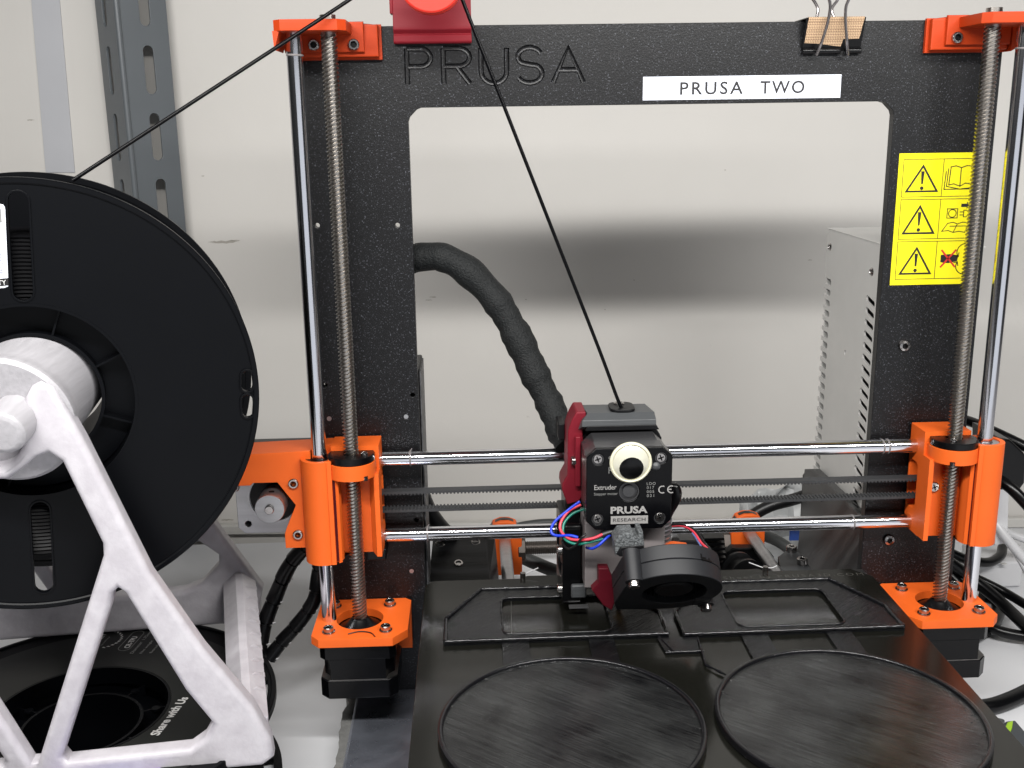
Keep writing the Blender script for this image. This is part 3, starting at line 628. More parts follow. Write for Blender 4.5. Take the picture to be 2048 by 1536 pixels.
for i in (-1, 1):
    for j in (-1, 1):
        put(SC_X, ex, (EX+i*15.5, EY+1.7, EZ+j*15.5))
        ob('screw_washer', MB().lathe([(2.5, 0), (2.95, 0), (2.95, .6), (2.5, .6)], (EX+i*15.5, EY+1.2, EZ+j*15.5), (0, -1, 0), 28, True), MOTT, ex)
MX = XZ(EY-.10, EY-.02)
def face_text(s, x0, x1, y0, y1, bold=0.0, m=SINK, sp=1.0): 
    a = at(x0, y1, Y=EY); c = at(x1, y1, Y=EY); t = at(x0, y0, Y=EY)
    return ob('motor_lettering', lettering(s, a.x, c.x, a.z, t.z, MX, 0.08, bold, sp), m, ex, smooth=0)
face_text('PRUSA', 1221, 1295, 1013.5, 1028, 0.035); 
a = at(1221.5, 1048.5, Y=EY); c = at(1296, 1030.5, Y=EY); ob('logo_plate', MB().box(a.x, c.x, EY-.07, EY-.01, a.z, c.z), SINK, ex)
a = at(1226, 1043.5, Y=EY); c = at(1291, 1035, Y=EY); ob('motor_lettering', lettering('RESEARCH', a.x, c.x, a.z, c.z, XZ(EY-.14, EY-.08), .06, 0.008, 1.1), BINK, ex, smooth=0)
face_text('Extruder', 1188.5, 1233, 970.5, 980, 0.004); face_text('Stepper motor', 1188, 1235, 985.5, 992.5, -0.006, GINK)
for k, t in enumerate(('LDO', '017', '005', '021')): face_text(t, 1293.5, 1311 if k == 0 else 1308, 964.5+k*8, 970+k*8, -0.004, GINK, 1.2)
face_text('Original', 1217, 1262, 912, 922, 0.0, GINK); face_text('Prusa', 1217, 1255, 934, 947, 0.0, GINK)
cc = at(1324, 979, Y=EY); ce = MB()
def arcband(cx, cz, ro, ri, a0, a1): return ring_sector(cx, cz, ro, ri, a0, a1, 16)
k1 = plate([arcband(cc.x+.2, cc.z, 2.05, 1.5, 60, 300)], .08, MX); k2 = plate([arcband(cc.x+4.6, cc.z, 2.05, 1.5, 60, 300)], .08, MX)
ob('ce_mark', join_mesh('ce', k1, k2, MB().box(cc.x+3.1, cc.x+4.7, EY-.1, EY-.02, cc.z-.25, cc.z+.25)), SINK, ex)

# extruder block, cover, hinged side parts
cov = MB()
CY0, CY1 = EY+28.3, 9.0
ob('extruder_body', plate([[(-43, 76), (-1.5, 76), (-1.0, 108), (-5, 114.6), (-38, 114.6), (-43.2, 109)]], 30, XZ(EY+28.9, 12), 0.5), BLKP, ex)
ob('body_ridge', MB().prism([(-41.5, 114.4), (-3.5, 114.4), (-5, 117.0), (-40.5, 117.0)], 'XZ', EY+26.5, -6), BLKP, ex, bev=.3)
cv = MB(); y0, y1 = -28.2, -3.6
cv.add([(-43.2, y0, 116.6), (-5.0, y0, 116.4), (-5.0, y0+.6, 119.6), (-43.0, y0+.6, 119.8), (-39.6, y0+5.4, 122.4), (-5.2, y0+5.4, 122.3), (-41.0, y1, 121.6), (-7.0, y1, 121.5), (-45.5, y1, 112.5), (-45, y0+5, 113.5), (-7, y1, 114), (-44.6, y0+2, 116.6)],
       [(0, 1, 2, 3), (3, 2, 5, 4), (4, 5, 7, 6), (0, 3, 4, 6, 8, 9), (1, 10, 7, 5, 2), (6, 7, 10, 8), (0, 9, 8, 10, 1)])
ob('extruder_cover', cv, GRYP, ex, bev=.25, smooth=15)
ip = ob('inlet_plate', plate([rrect(-27.6, -14.8, -23.5, -7.5, 4.2)], 1.5, XY(122.4, 123.9), 0.3), BLKP, ex)
ob('inlet_hole', MB().cyl((-20.6, -18.6, 123.92), (-20.6, -18.6, 123.98), 1.9, n=20), SOCK, ip)
put(screw_mesh('inlet_screw', (0, 0, 1), r=2.9, h=.8, hexr=1.3), ip, (-22.0, -11.5, 123.9))
red = MB(); red.prism([(p.x, p.z) for p in (at(x, y, Y=-24) for x, y in ((1153, 824), (1144, 840), (1136, 862), (1135, 950), (1125, 968), (1124, 980), (1135, 1010), (1159, 1003), (1166, 990), (1166, 860), (1172, 850), (1172, 824)))], 'XZ', -24, -4)
ob('red_side_housing', red, REDD, ex, bev=.7)
ob('red_rib', MB().box(-46.4, -43.6, -27, -22, 84, 111), REDD, ex, bev=.5)
ob('side_screw', MB().lathe([(0, 2.2), (2.2, 2.2), (2.6, 1.8), (2.6, 0), (0, 0)], (-46.3, -24.5, 97.4), (-1, -.15, 0), 28), STEEL, ex)
ob('sleeve_clamp', MB().box(-53.5, -49.8, -6, 10, 103, 112), BLKP, ex, bev=.6)
# hot end shroud and heatsink below the motor
ob('shroud', plate([[(-43.2, 35.2), (-39.5, 35.0), (-36.8, 37.2), (-25.5, 38.5), (-23, 52), (-13, 52), (-10.2, 70.8), (-43.2, 70.8)]], 22, XZ(-44, -22), 0.5), SHROUD, ex)
ob('shroud_flap', plate([[(-13.2, 45), (-3.2, 45), (-2.8, 70.5), (-15.0, 70.5)]], 2.0, XZ(-47, -45), 0.3), SHROUD, ex)
ob('carriage_base', plate([[(-51, 24), (-38, 24), (-38, 76), (-51, 76)]], 26, XZ(-20, 6), .8), BLK, ex)
ob('carriage_back', MB().box(-48, 2, -2, 8, 35, 104), BLKP, ex, bev=.8)
for k in range(9):
    ob('heatsink_fin', MB().cyl((-4.4, -30, 50.5+k*2.3), (-4.4, -30, 51.4+k*2.3), 8.2, n=40), ALU, ex)
ob('orange_lever', plate([[(-2, 44), (14.5, 44), (14.5, 50), (10.5, 54.5), (4, 55.5), (-2, 55)]], 4, XZ(-38, -34), .5), ORANGE, ex)
# left fan, seen on edge
fan = MB(); fan.box(-53.8, -43.6, -34, 6, 20, 68)
lf = ob('hotend_fan', plate([rrect(-34, 5, 20.5, 66, 3), circle(-14, 46, 16, 40)], 10, YZ(-53.8, -43.8), 0.8), BLK, ex)
ob('fan_hub', MB().cyl((-53, -14, 46), (-44, -14, 46), 9, n=32), BLK, lf)
ob('fan_clip', MB().box(-49.5, -41.5, -37.5, -34.2, 26, 33.5), GRYP, ex, bev=1)
ob('clip_edge', MB().box(-50.5, -40.5, -37, -34.2, 20.2, 21.2), ALU, ex)
for y, z in ((-31, 51), (-31, 29)): put(SC_XN, ex, (-53.9, y, z))
# blower, tilted 45 degrees towards the camera
nB = Vector((0, -0.70, -0.714)).normalized(); e1 = Vector((1, 0, 0)); e2 = nB.cross(e1).normalized()*-1
if e2.z < 0: e2 = -e2
fc = at(1341, 1185, Y=-76.0)
MBl = Matrix(((e1.x, e2.x, nB.x, fc.x), (e1.y, e2.y, nB.y, fc.y), (e1.z, e2.z, nB.z, fc.z), (0, 0, 0, 1)))
def loc(dz0, dz1): return MBl @ Matrix.Translation((0, 0, (dz0+dz1)/2))
def scroll(g=0.0):
    r = 25.2+g; o = [(r*math.cos(R(a)), r*math.sin(R(a))) for a in range(-90, 129, 7)]
    return o+[(-17-g, 18.5), (-22-g, 15), (-23.6-g, 8), (-24.4-g, 0), (-26-g, -14), (-24-g, -24-g), (-8, -25.2-g)]
bl = ob('blower_fan', plate([scroll()], 7.2, loc(-15.2, -8.0), 0.5), FANB, ex, smooth=30)
ob('blower_half', plate([scroll(-.15), circle(2, -1, 15.5, 48)], 8.0, loc(-8.0, 0), 0.6), FANB, bl, smooth=30)
imp = MB(); imp.lathe([(0, -1.2), (8.5, -1.2), (9.5, -2), (9.5, -8), (14.8, -8.1)], (2, -1, 0), (0, 0, 1), 40)
for k in range(24):
    a = 2*math.pi*k/24; c, s_ = math.cos(a), math.sin(a); imp.add([(2+12*c, -1+12*s_, -2.5), (2+15*math.cos(a+.14), -1+15*math.sin(a+.14), -2.5), (2+15*math.cos(a+.14), -1+15*math.sin(a+.14), -8), (2+12*c, -1+12*s_, -8)], [(0, 1, 2, 3)])
ob('impeller', imp.xf(MBl), BLKP, bl, smooth=20)
for (px_, py_) in ((-20.0, 18.3), (20.5, -19.2)):
    bs = MB().cyl((px_, py_, -14.8), (px_, py_, .6), 4.1, n=32); ob('screw_boss', bs.xf(MBl), FANB, bl)
    hd = MB().lathe([(0, 3.2), (1.4, 3.2), (2.5, 2.9), (2.75, 2.4), (2.75, 0), (0, 0)], (px_, py_, .6), (0, 0, 1), 28); ob('screw', hd.xf(MBl), STEEL, bl)
    if px_ > 0: ob('screw_lug', MB().box(px_-7, px_+2, py_-1, py_+9, -6, .4).xf(MBl), FANB, bl, bev=.8)
ck = MB(); ck.box(9.0, 16.2, 19.2, 23.5, -8.4, -6.8).xf(MBl)
nz_ = plate([[(-12.6, -6), (-12.6, -7.5)]+[(0, 0)]], 1, Matrix.Identity(4)) if False else None
ob('clasp_gap', MB().cyl((12.9, 21.45, -8.6), (12.9, 21.75, -7.4), .1, n=6).xf(MBl), SOCK, bl)
g = MB()
for a0, w0, h0, h1 in ((60.5, 0.8, -11.0, -8.2), (52, 9, -8.7, -7.9), (57, 3.2, -9.5, -8.6), (49, 1.0, -9.6, -8.4)):
    for q in range(6):
        aa = R(a0+(-w0/2+w0*(q+.5)/6)*1.6); dx = w0*1.6/6*R(1)*25.3/2+.12
        c, s_ = math.cos(aa), math.sin(aa); p = Vector((25.24*c, 25.24*s_, 0)); t = Vector((-s_, c, 0))*dx; nn = Vector((c, s_, 0))*.12
        g.add([p-t+Vector((0, 0, h0))+nn, p+t+Vector((0, 0, h0))+nn, p+t+Vector((0, 0, h1))+nn, p-t+Vector((0, 0, h1))+nn, p-t+Vector((0, 0, h0))-nn, p+t+Vector((0, 0, h0))-nn, p+t+Vector((0, 0, h1))-nn, p-t+Vector((0, 0, h1))-nn],
              [(0, 1, 2, 3), (0, 4, 5, 1), (1, 5, 6, 2), (2, 6, 7, 3), (3, 7, 4, 0)])
ob('clasp', g.xf(MBl), SOCK, bl, smooth=0)
q = [at(x, y, Y=-50) for x, y in ((1197, 1137), (1217, 1137), (1226, 1158), (1232, 1200), (1224, 1222), (1206, 1211), (1184, 1181), (1197, 1168))]
ob('nozzle_duct', plate([[(p.x, p.z) for p in q]], 9, XZ(-50, -41), .8), DRED, ex)
ob('brass_nozzle', MB().lathe([(3, 8), (3, 3), (1, 0), (0, 0)], (-24, -30, 17.4), (0, 0, 1), 20), mat('brass', (170, 130, 60), .3, .9), ex)
pxz = lambda P, Y: [[(q.x, q.z) for q in (at(x, y, Y=Y) for x, y in P)]]
ob('blower_holder', plate(pxz(((1229, 1084), (1240, 1069), (1267, 1067), (1267, 1074), (1277, 1074), (1277, 1064), (1286, 1064), (1289, 1091), (1241, 1095), (1231, 1113)), -72), 12, XZ(-72, -60), .5), ROUGHG, ex)
ob('holder_base', plate(pxz(((1232, 1109), (1242, 1095), (1289, 1090), (1288, 1106), (1268, 1113), (1240, 1114)), -72.4), 12, XZ(-72.4, -60.4), .6), BLKP, ex)
# motor wires: loops to the left
def px(pts, Y): return [at(x, y, Y=(Y[i] if isinstance(Y, (list, tuple)) else Y)) for i, (x, y) in enumerate(pts)]
def wire(name, pts, Y, r, m, par, **k): return ob(name, MB().tube(px(pts, Y), r, **k), m, par)
wire('blue_wire', [(1160, 1003), (1138, 1019), (1110, 1043), (1102, 1062), (1112, 1071), (1140, 1071), (1156, 1075)], [-44, -44, -46, -48, -50, -54, -56], .72, WBL, ex)
wire('red_wire', [(1162, 1009), (1138, 1022), (1122, 1044), (1122, 1062), (1138, 1077), (1160, 1080), (1185, 1077), (1204, 1069)], [-44, -44, -47, -50, -54, -57, -58, -56], .72, WRD, ex)
wire('green_wire', [(1168, 1018), (1146, 1027), (1129, 1045), (1126, 1065), (1132, 1080), (1152, 1088), (1180, 1084), (1208, 1077)], [-42, -43, -46, -49, -53, -56, -57, -55], .72, WGR, ex)
wire('blue_wire_end', [(1173, 1095), (1185, 1097), (1198, 1090), (1210, 1079), (1220, 1070)], [-52, -56, -58, -57, -55], .72, WBL, ex)
wire('black_wire', [(1172, 1068), (1164, 1075), (1152, 1090), (1138, 1098), (1129, 1092), (1124, 1082)], [-58, -59, -57, -54, -51, -48], .6, WBK, ex)
ob('wire_sheath', MB().tube(px([(1204, 1071), (1222, 1065), (1245, 1062), (1275, 1061)], [-54, -53, -51, -48]), 2.4, n=14), RUB, ex)
wire('fan_wire_red', [(1336, 1053), (1362, 1052), (1385, 1062), (1402, 1085), (1415, 1098), (1417, 1108)], [-30, -34, -40, -48, -56, -60], .6, WRD, ex)
wire('fan_wire_black', [(1336, 1050), (1364, 1050), (1392, 1062), (1408, 1085), (1420, 1099), (1422, 1108)], [-30, -34, -40, -48, -56, -60], .65, WBK, ex)
wire('sensor_wire', [(1385, 1066), (1395, 1082), (1405, 1098), (1404, 1106)], [-30, -36, -44, -50], .45, WPU, ex)
ob('tension_lever', MB().tube(px([(1340, 990), (1349, 974), (1353, 985), (1350, 1000), (1342, 1018), (1336, 1034)], -34), 2.2, n=14, rad=lambda t: 1.6+1.2*math.sin(math.pi*t)), BLK, ex)
# braided cable sleeve from the extruder up behind the left column
sp = px([(790, 540), (832, 517), (874, 512), (930, 538), (990, 598), (1032, 668), (1068, 745), (1098, 805), (1122, 862), (1136, 890)], [52, 50, 48, 46, 42, 38, 32, 26, 16, 10])
def lump(t): return 7.3+.35*math.sin(t*140)*(t > .45)+1.3*math.sin(t*3.1)+.45*math.sin(t*58)+.3*math.sin(t*23)-1.2*t*(1-t)
ob('cable_sleeve', MB().tube(sp, 7, n=40, rad=lump), SLEEVE, PR, smooth=60)
o2 = [sp[1]+Vector((-14, 0, -2)), sp[1], sp[2]+Vector((1, 0, 0))]
ob('sleeve_wrap_end', MB().tube(o2, 7.7, n=32), SLEEVE, PR, smooth=60)
ob('sleeve_overlap', MB().tube(sp[4:6], 7.7, n=32, rad=lambda t: 7.0+.3*t), SLEEVE, PR, smooth=60)

# ---------------------------------------------------------------- bed
BX, BY1, BZ = -0.96, 14.0, 14.95
bed = ob('steel_sheet', plate([rrect(BX-126.9, BX+126.9, BY1-241, BY1, 2.5)[:14]+rrect(BX-126.9, BX+126.9, BY1-241, BY1, 2.5)[14:]], 0.85, XY(BZ-.85, BZ), 0.15), SHEETM, PR)
# the sheet: cut corners at the back, tabs
bpy.data.objects.remove(bed)
x0, x1 = BX-126.9, BX+126.9
shp = [(x0, BY1-241), (x1, BY1-241), (x1, BY1-11), (x1-9, BY1-.5), (x1-58, BY1-.5), (x1-62, BY1+3.0), (x1-84, BY1+3.0), (x1-88, BY1-.5), (x0+88, BY1-.5), (x0+84, BY1+3), (x0+58, BY1+3), (x0+54, BY1-.5), (x0+5, BY1-.5), (x0, BY1-6)]
bed = ob('steel_sheet', plate([shp], 0.85, XY(BZ-.85, BZ), 0.15), SHEETM, PR)
ob('sheet_lettering', lettering('Steel Sheet by PRUSA3D.COM', 22, 121.5, 3.4, 7.9, XY(BZ+.004, BZ+.03), .02, -0.012, 1.35), ENGR, bed, smooth=0)
ob('heatbed_plate', MB().box(x0+1.5, x1-1.5, BY1-240, BY1+1, BZ-4.2, BZ-.9), BEDM, PR, bev=.4)
ob('bed_carriage', MB().box(-85, 85, -200, -20, BZ-16, BZ-10), BEDM, PR, bev=1)
pinm = STEEL
for x, y, s in ((-72.3, 14.6, 1), (67.4, 13.6, -1)):
    ob('bed_locating_pin', MB().cyl((x, y, BZ-3), (x, y, BZ+3.0), 1.7, 1.5, n=20), pinm, PR)
    ob('plastic_whisker', MB().tube([(x+s*1.2, y+.5, BZ+2), (x+s*4, y+2, BZ+2.6), (x+s*9, y+3, BZ+4.4)], .3, n=6), WHT, PR)
    if s < 0: ob('plastic_whisker', MB().tube([(x+1.2, y+.5, BZ+2), (x+4, y+.5, BZ+1.8), (x+7, y+1.0, BZ+2.8)], .25, n=6), WHT, PR)

# ---------------------------------------------------------------- finished prints on the bed
def rough_line(P, w, h, z, seed):
    """a bead of extruded plastic with small blobs along a path"""
    rr = random.Random(seed); pts = []
    for a, b in zip(P[:-1], P[1:]):
        n = max(2, int((Vector(b)-Vector(a)).length/1.6))
        for k in range(n): t = k/n; pts.append((a[0]+(b[0]-a[0])*t+rr.uniform(-.07, .07), a[1]+(b[1]-a[1])*t+rr.uniform(-.07, .07), z+rr.uniform(-.1, .12)))
    pts.append((P[-1][0], P[-1][1], z)); ph = rr.uniform(0, 6)
    return MB().tube(pts, w, n=8, ease=False, rad=lambda t: w*(1+.18*math.sin(97*t+ph)+.16*math.sin(231*t)))
def badge(cx, label, extra):
    g = base('printed_disc_badge', (cx, -140, BZ), label, '3D print', 'black printed disc badges on the bed')
    zc = BZ+.02
    ob('disc', plate([circle(cx, -141.3, 55.8, 128)], 2.4, XY(zc, zc+2.4), 0.3), INFILL, g)
    ring = plate([circle(cx, -141.3, 57.2, 128), circle(cx, -141.3, 54.9, 128)], 4.0, XY(zc, zc+4.0), 0.8, 2)
    ob('raised_rim', ring, PRINTK, g)
    rr = random.Random(int(cx)+300); bb = MB()
    for k in range(260):
        a = rr.uniform(0, 2*math.pi) if k < 110 else rr.gauss(R(20 if cx > 0 else 95), .5); q = 55.0-abs(rr.gauss(0, 2.4 if cx > 0 and k >= 110 else .9)); s_ = rr.uniform(.18, .5)
        x, y = cx+q*math.cos(a), -141.3+q*math.sin(a); b0 = zc+2.3
        bb.add([(x-s_, y-s_*.7, b0), (x+s_, y-s_*.5, b0), (x+s_*.4, y+s_, b0), (x, y, b0+s_*rr.uniform(.6, 1.1))], [(0, 1, 3), (1, 2, 3), (2, 0, 3)])
    tag(ob('loose_blobs', bb, PRINTK, g, smooth=0), kind='stuff')
    out = [(cx-56.4, -37.5), (cx-37.6, -3.2), (cx+37.6, -3.2), (cx+56.6, -37.5), (cx+56.8, -62.2), (cx-56.4, -63.4)]
    hole = rrect(cx-26.6, cx+29.2, -56.6, -15.2, 5)
    ob('name_panel', plate([out, hole], 1.9, XY(zc, zc+1.9), 0.25), INFILL2, g)
    for k, P in enumerate(([out[0], out[1]], [out[1], out[2]], [out[2], out[3]], [out[3], out[4]], [out[4], out[5]], [out[5], out[0]])):
        P = [(cx+(x-cx)*.99, y+(.5 if y < -50 else -.5)) for x, y in P]
        ob('panel_rim', rough_line(P, 1.05, 1, zc+2.2, k+int(cx)), PRINTK, g, smooth=60)
    ob('window_rim', rough_line(hole+[hole[0]], .6, 1, zc+1.9, 11+int(cx)), PRINTK, g, smooth=60)
    for a, b_ in ((-27.5, -14.0), (15.8, 28.6)):
        ob('link_strip', plate([[(cx+a, -62), (cx+a, -90), (cx+b_, -90), (cx+b_, -62)]], 1.5, XY(zc, zc+1.5), 0.1), INFILL2, g)
    for i_, (a, b_) in enumerate(extra):
        ob('edge_bead', rough_line([a, b_], .6, 1, zc+1.2, 31+i_), PRINTK, g, smooth=60)
    return g
PL = badge(-59.2, 'left black printed disc joined to a framed panel, under the extruder', [((-8, -62), (-3, -79))])
PRr = badge(61.0, 'right black printed disc with burnished patches, near the orange right motor mount', [((11.4, -64.5), (9.6, -92)), ((9.6, -92), (16.8, -101.5))])
o = ob('purge_panel', plate([[(-9, -64), (11, -64), (9.3, -79), (-7.2, -79)]], 1.3, XY(BZ+.02, BZ+1.32), .1), INFILL2, PRr)
ob('edge_bead', rough_line([(-7.4, -78.8), (11.4, -78.6)], .65, 1, BZ+1.2, 77), PRINTK, PRr, smooth=60)
ob('hair_strand', MB().tube([(-80.2, -16, BZ+.2), (-80.8, -35, BZ+.3), (-81.5, -56, BZ+.2)], .16, n=5), ENGR, PL)

# ---------------------------------------------------------------- rear of the printer
ps = sub('power_supply', PR, (162, 90, 80))
PX = 137.3
zs = [at(1655, 560, Y=143).z-7.05*k for k in range(25)]
face = [(31.5, 0), (143, 0)]+[]
pts = [(31.5, -8), (143, -8)]
for z in reversed(zs):
    if z > -4 and z < 190: pts += [(143, z-2), (132, z-2), (130.2, z-1), (130.2, z+1), (132, z+2), (143, z+2)]
pts += [(143, 193), (139, 197.5), (31.5, 197.5)]
sl2 = [slot(56, z-2+.6, 66, z+.6, 1.75) for z in zs if -4 < z < 175]
ob('side_panel', plate([pts]+sl2+[circle(93, 150, .01, 3)][:0]+[circle(97, 124, 1.6, 14)], 1.2, YZ(PX-1.2, PX), 0.1), PSUM, ps)
ob('inner_chassis', MB().box(PX+6, PX+49, 33, 138, -8, 193), BLK, ps)
ob('top_panel', MB().prism([(PX-1.2, 143), (PX+50, 143), (PX+50, 31.5), (PX-1.2, 31.5)], 'XY', 196.3, 197.6), PSUM, ps, bev=.3)
bp_ = [(PX, -8), (PX+50, -8), (PX+50, 197), (PX, 197)]
bk_sl = [slot(PX+4, z, PX+11, z, 1.6) for z in zs if -4 < z < 190]
ob('rear_panel', plate([bp_]+bk_sl, 1.2, XZ(141.8, 143), .1), PSUM, ps)
for y, z in ((136, 186), (62, 180)): ob('screw', MB().lathe([(2.6, 0), (1.6, .9), (1.4, .4), (0, .4)], (PX-1.25, y, z), (-1, 0, 0), 24), STEEL, ps)
cvr = [at(x, y, X=133) for x, y in ((1611, 938), (1627, 938), (1727, 1036), (1722, 1150), (1590, 1170), (1603, 1040))]
ob('supply_cover', plate([[(p.y, p.z) for p in cvr]], 4.5, YZ(132.9, 137.4-1.3), .4), COVR, ps)
q = [at(x, y, X=132) for x, y in ((1627, 940), (1632, 938), (1732, 1034), (1727, 1040))]
ob('cover_ridge', plate([[(p.y, p.z) for p in q]], 5, YZ(130, 135), .5), COVR, ps)
for xa in ((1605, 1612), (1630, 1652), (1694, 1716)):
    q = [at(x, y, X=132.4) for x, y in ((xa[0], 1000 if xa[0] > 1620 else 950), (xa[1], 1012 if xa[0] > 1620 else 942), (xa[1]-9, 1150), (xa[0]-11, 1150))]
    ob('cover_slot', plate([[(p.y, p.z) for p in q]], .3, YZ(132.5, 132.8)), SOCK, ps)
q = at(1640, 995, X=132); ob('cover_screw', MB().cyl((132.6, q.y-1.5, q.z), (131.6, q.y-1.5, q.z), 2.2, n=16), STEEL, ps)
ob('electronics_box', MB().box(-181, -128.0, YF+6.2, YF+44, -22, 135), BLKP, PR, bev=1)
sg = MB(); sg.box(-128.0, -127.3, YF+7, YF+43, -20, 133)
ob('box_grille', sg, mat('grille', (96, 96, 98), .5, c2=(40, 40, 42), vs=.5, stretch=(1, .4, .25)), PR)

for x in (-79, 92.5): ob('bed_guide_rod', MB().cyl((x, -40, -14), (x, 158, -14), 4, n=32), ALU, PR)
def ycorner(x):
    h = ob('rod_holder', join_mesh('rh', plate([[(x-12, -42), (x+12, -42), (x+12, -12), (x+8, -3.5), (x+3, -1.5), (x-3, -1.5), (x-8, -3.5), (x-12, -12)]], 10, XZ(143, 153), 1.0)), ORANGE, PR)
    ob('cable_tie', MB().lathe([(11.2, -2), (12.2, -2), (12.2, 2), (11.2, 2)], (x, 148, -13.2), (0, 1, 0), 40, True), BLK, h)
    return h
ycorner(-79); ycorner(92.5)
thr = MB(); vs = []
def threaded(x0, x1, y, z, r=4.8, pitch=1.5):
    n = 16; m = int((x1-x0)/(pitch/4)); vs = []
    for i in range(m):
        for k in range(n):
            a = 2*math.pi*k/n; ph = (i/4+k/n) % 1.0; rr = r-.55*abs(2*ph-1); vs.append((x0+i*pitch/4, y+rr*math.cos(a), z+rr*math.sin(a)))
    return MB().add(vs, [(i*n+k, i*n+(k+1) % n, (i+1)*n+(k+1) % n, (i+1)*n+k) for i in range(m-1) for k in range(n)])
DST = mat('dark_threaded_steel', (84, 78, 74), .45, .8)
ob('threaded_rod', threaded(-72, 84, 150, -24.5), DST, PR, smooth=50)
ob('threaded_rod', threaded(-72, 84, 120, -52), DST, PR, smooth=50)
for x in (-67, 78): ob('hex_nut', MB().cyl((x-2.6, 150, -24.5), (x+2.6, 150, -24.5), 9.2, n=6), DST, PR, bev=.5)
for x, y, z in ((-60, 122, -50), (-54, 120, -51)): ob('hex_nut', MB().cyl((x-2, y, z), (x+2, y, z), 7, n=6), DST, PR, bev=.5)
# black printed holder with three inserts, left of the guide rod
hb0 = [(-129.5, -4), (-91.0, -5), (-91.5, 0), (-93.5, 21), (-126.5, 22)]
hbx = ob('printed_holder', MB().add([(-128.5, 46, -8), (-91, 46, -8), (-128.2, 60, -2.5), (-91, 60, -2.5), (-126.6, 96, 8), (-92.5, 96, 8), (-128.5, 46, -30), (-91, 46, -30), (-126.6, 98, -30), (-84, 98, -30), (-86, 96, 7)],
    [(0, 1, 3, 2), (2, 3, 5, 4), (0, 2, 4, 8, 6), (1, 7, 9, 10, 5, 3), (0, 6, 7, 1), (4, 5, 10, 9, 8)]), BLKP, PR, bev=.6)
SC_I = screw_mesh('insert_nut', (0, -.45, .89), r=3.0, h=.6, hexr=1.9)
SC_J = screw_mesh('insert_screw', (0, -.3, .95), r=2.9, h=.9, hexr=1.5)
for x, y, me in ((880, 1088, SC_I), (951, 1085, SC_I), (917, 1127, SC_J)):
    # on the sloping face: z = -2.5 + (y-60)*10.5/36
    lo_, hi_ = 50, 110
    p = min((at(x, y, Y=yy/2) for yy in range(92, 220)), key=lambda q: abs(q.z-(-2.5+(q.y-60)*10.5/36)))
    put(me, hbx, (p.x, p.y, p.z+.1))
ob('holder_side', MB().box(-133.8, -130.5, 60, 96, -28, 12), BLK, PR, bev=.5)
wire('motor_lead_blue', [(851, 1078), (852, 1098), (848, 1108)], [70, 68, 66], 2.2, WBL, PR); wire('motor_lead_white', [(849, 1108), (853, 1118)], [66, 64], 2.2, WHT, PR)
# Y motor with belt wheel at the right rear, and grey clamp plate
ym = sub('y_stepper_motor', PR, (60, 120, -30))
q = [at(x, y, Y=120) for x, y in ((1352, 1064), (1402, 1064), (1412, 1160), (1352, 1160))]
ob('motor_body', plate([[(p.x, p.z) for p in q]], 30, XZ(105, 135), 1), MOTT, ym)
for k in range(9):
    a = at(1404, 1070+k*10, Y=112); b_ = at(1452, 1070+k*10, Y=112)
    ob('motor_fin', MB().box(a.x, b_.x-3+k*.3, 104, 136, a.z-.9, a.z+.9), BLK, ym)
c0_ = at(1492, 1140, Y=100)
ob('belt_wheel', MB().lathe([(0, 0), (11, 0), (12, 1), (12, 3), (9, 4), (9, 12), (12, 13), (12, 15), (0, 16)], (c0_.x-6, 104, c0_.z), (.25, -1, 0), 40), RUB, ym)
ob('wheel_mount', plate([[(p.x, p.z) for p in (at(x, y, Y=122) for x, y in ((1448, 1105), (1462, 1092), (1530, 1092), (1545, 1110), (1545, 1170), (1448, 1170)))]], 8, XZ(118, 126), 1), BLKP, ym)
cp = [at(x, y, Z=-12) for x, y in ((1556, 1112), (1572, 1100), (1600, 1104), (1626, 1140), (1590, 1150), (1560, 1140))]
yc = ob('clamp_plate', plate([[(p.x, p.y) for p in cp]], 6, XY(-18, -12), 1), GRYP, PR)
for x, y in ((1583, 1103), (1604, 1128)): p = at(x, y, Z=-12); put(screw_mesh('clamp_screw', (0, 0, 1), r=3.4, h=4, hexr=1.6), yc, (p.x, p.y, -12))
# ================================================================ SMALL THINGS ON THE PRINTER
# googly eye
ec = at(1262, 926, Y=-57)
ey = base('googly_eye', (ec.x, -55.2, ec.z-10), 'cream rimmed googly eye stuck on the black extruder motor', 'googly eye')
RS_ = 15.2
ob('eye_rim', MB().lathe([(0, 0), (10.1, 0), (10.35, .5), (10.3, 1.5), (9.6, 2.2), (9.1, 2.0), (9.1, 1.4), (0, 1.4)], (ec.x, -55.15, ec.z), (0, -1, 0), 64), CREAM, ey)
DOME = mat('glossy_cream_dome', (196, 194, 178), 0.14, coat=.6)
ob('eye_dome', MB().lathe([(9.1*k/14, 1.4+math.sqrt(RS_**2-(9.1*k/14)**2)-math.sqrt(RS_**2-9.1**2)) for k in range(14, -1, -1)], (ec.x, -55.15, ec.z), (0, -1, 0), 64), DOME, ey, smooth=60)
pv = MB(); vs_ = []; n_ = 40
for q_ in range(6):
    for k in range(n_):
        rr_ = 6.0*q_/5; x_ = .1+rr_*math.cos(2*math.pi*k/n_); z_ = -2.4+rr_*math.sin(2*math.pi*k/n_)
        vs_.append((ec.x+x_, -55.15-(1.4+math.sqrt(RS_**2-x_*x_-z_*z_)-math.sqrt(RS_**2-9.1**2))-(.10 if q_ < 5 else .0), ec.z+z_))
pv.add(vs_, [(a*n_+k, a*n_+(k+1) % n_, (a+1)*n_+(k+1) % n_, (a+1)*n_+k) for a in range(5) for k in range(n_)])
ob('pupil', pv, BLK, ey, smooth=60)
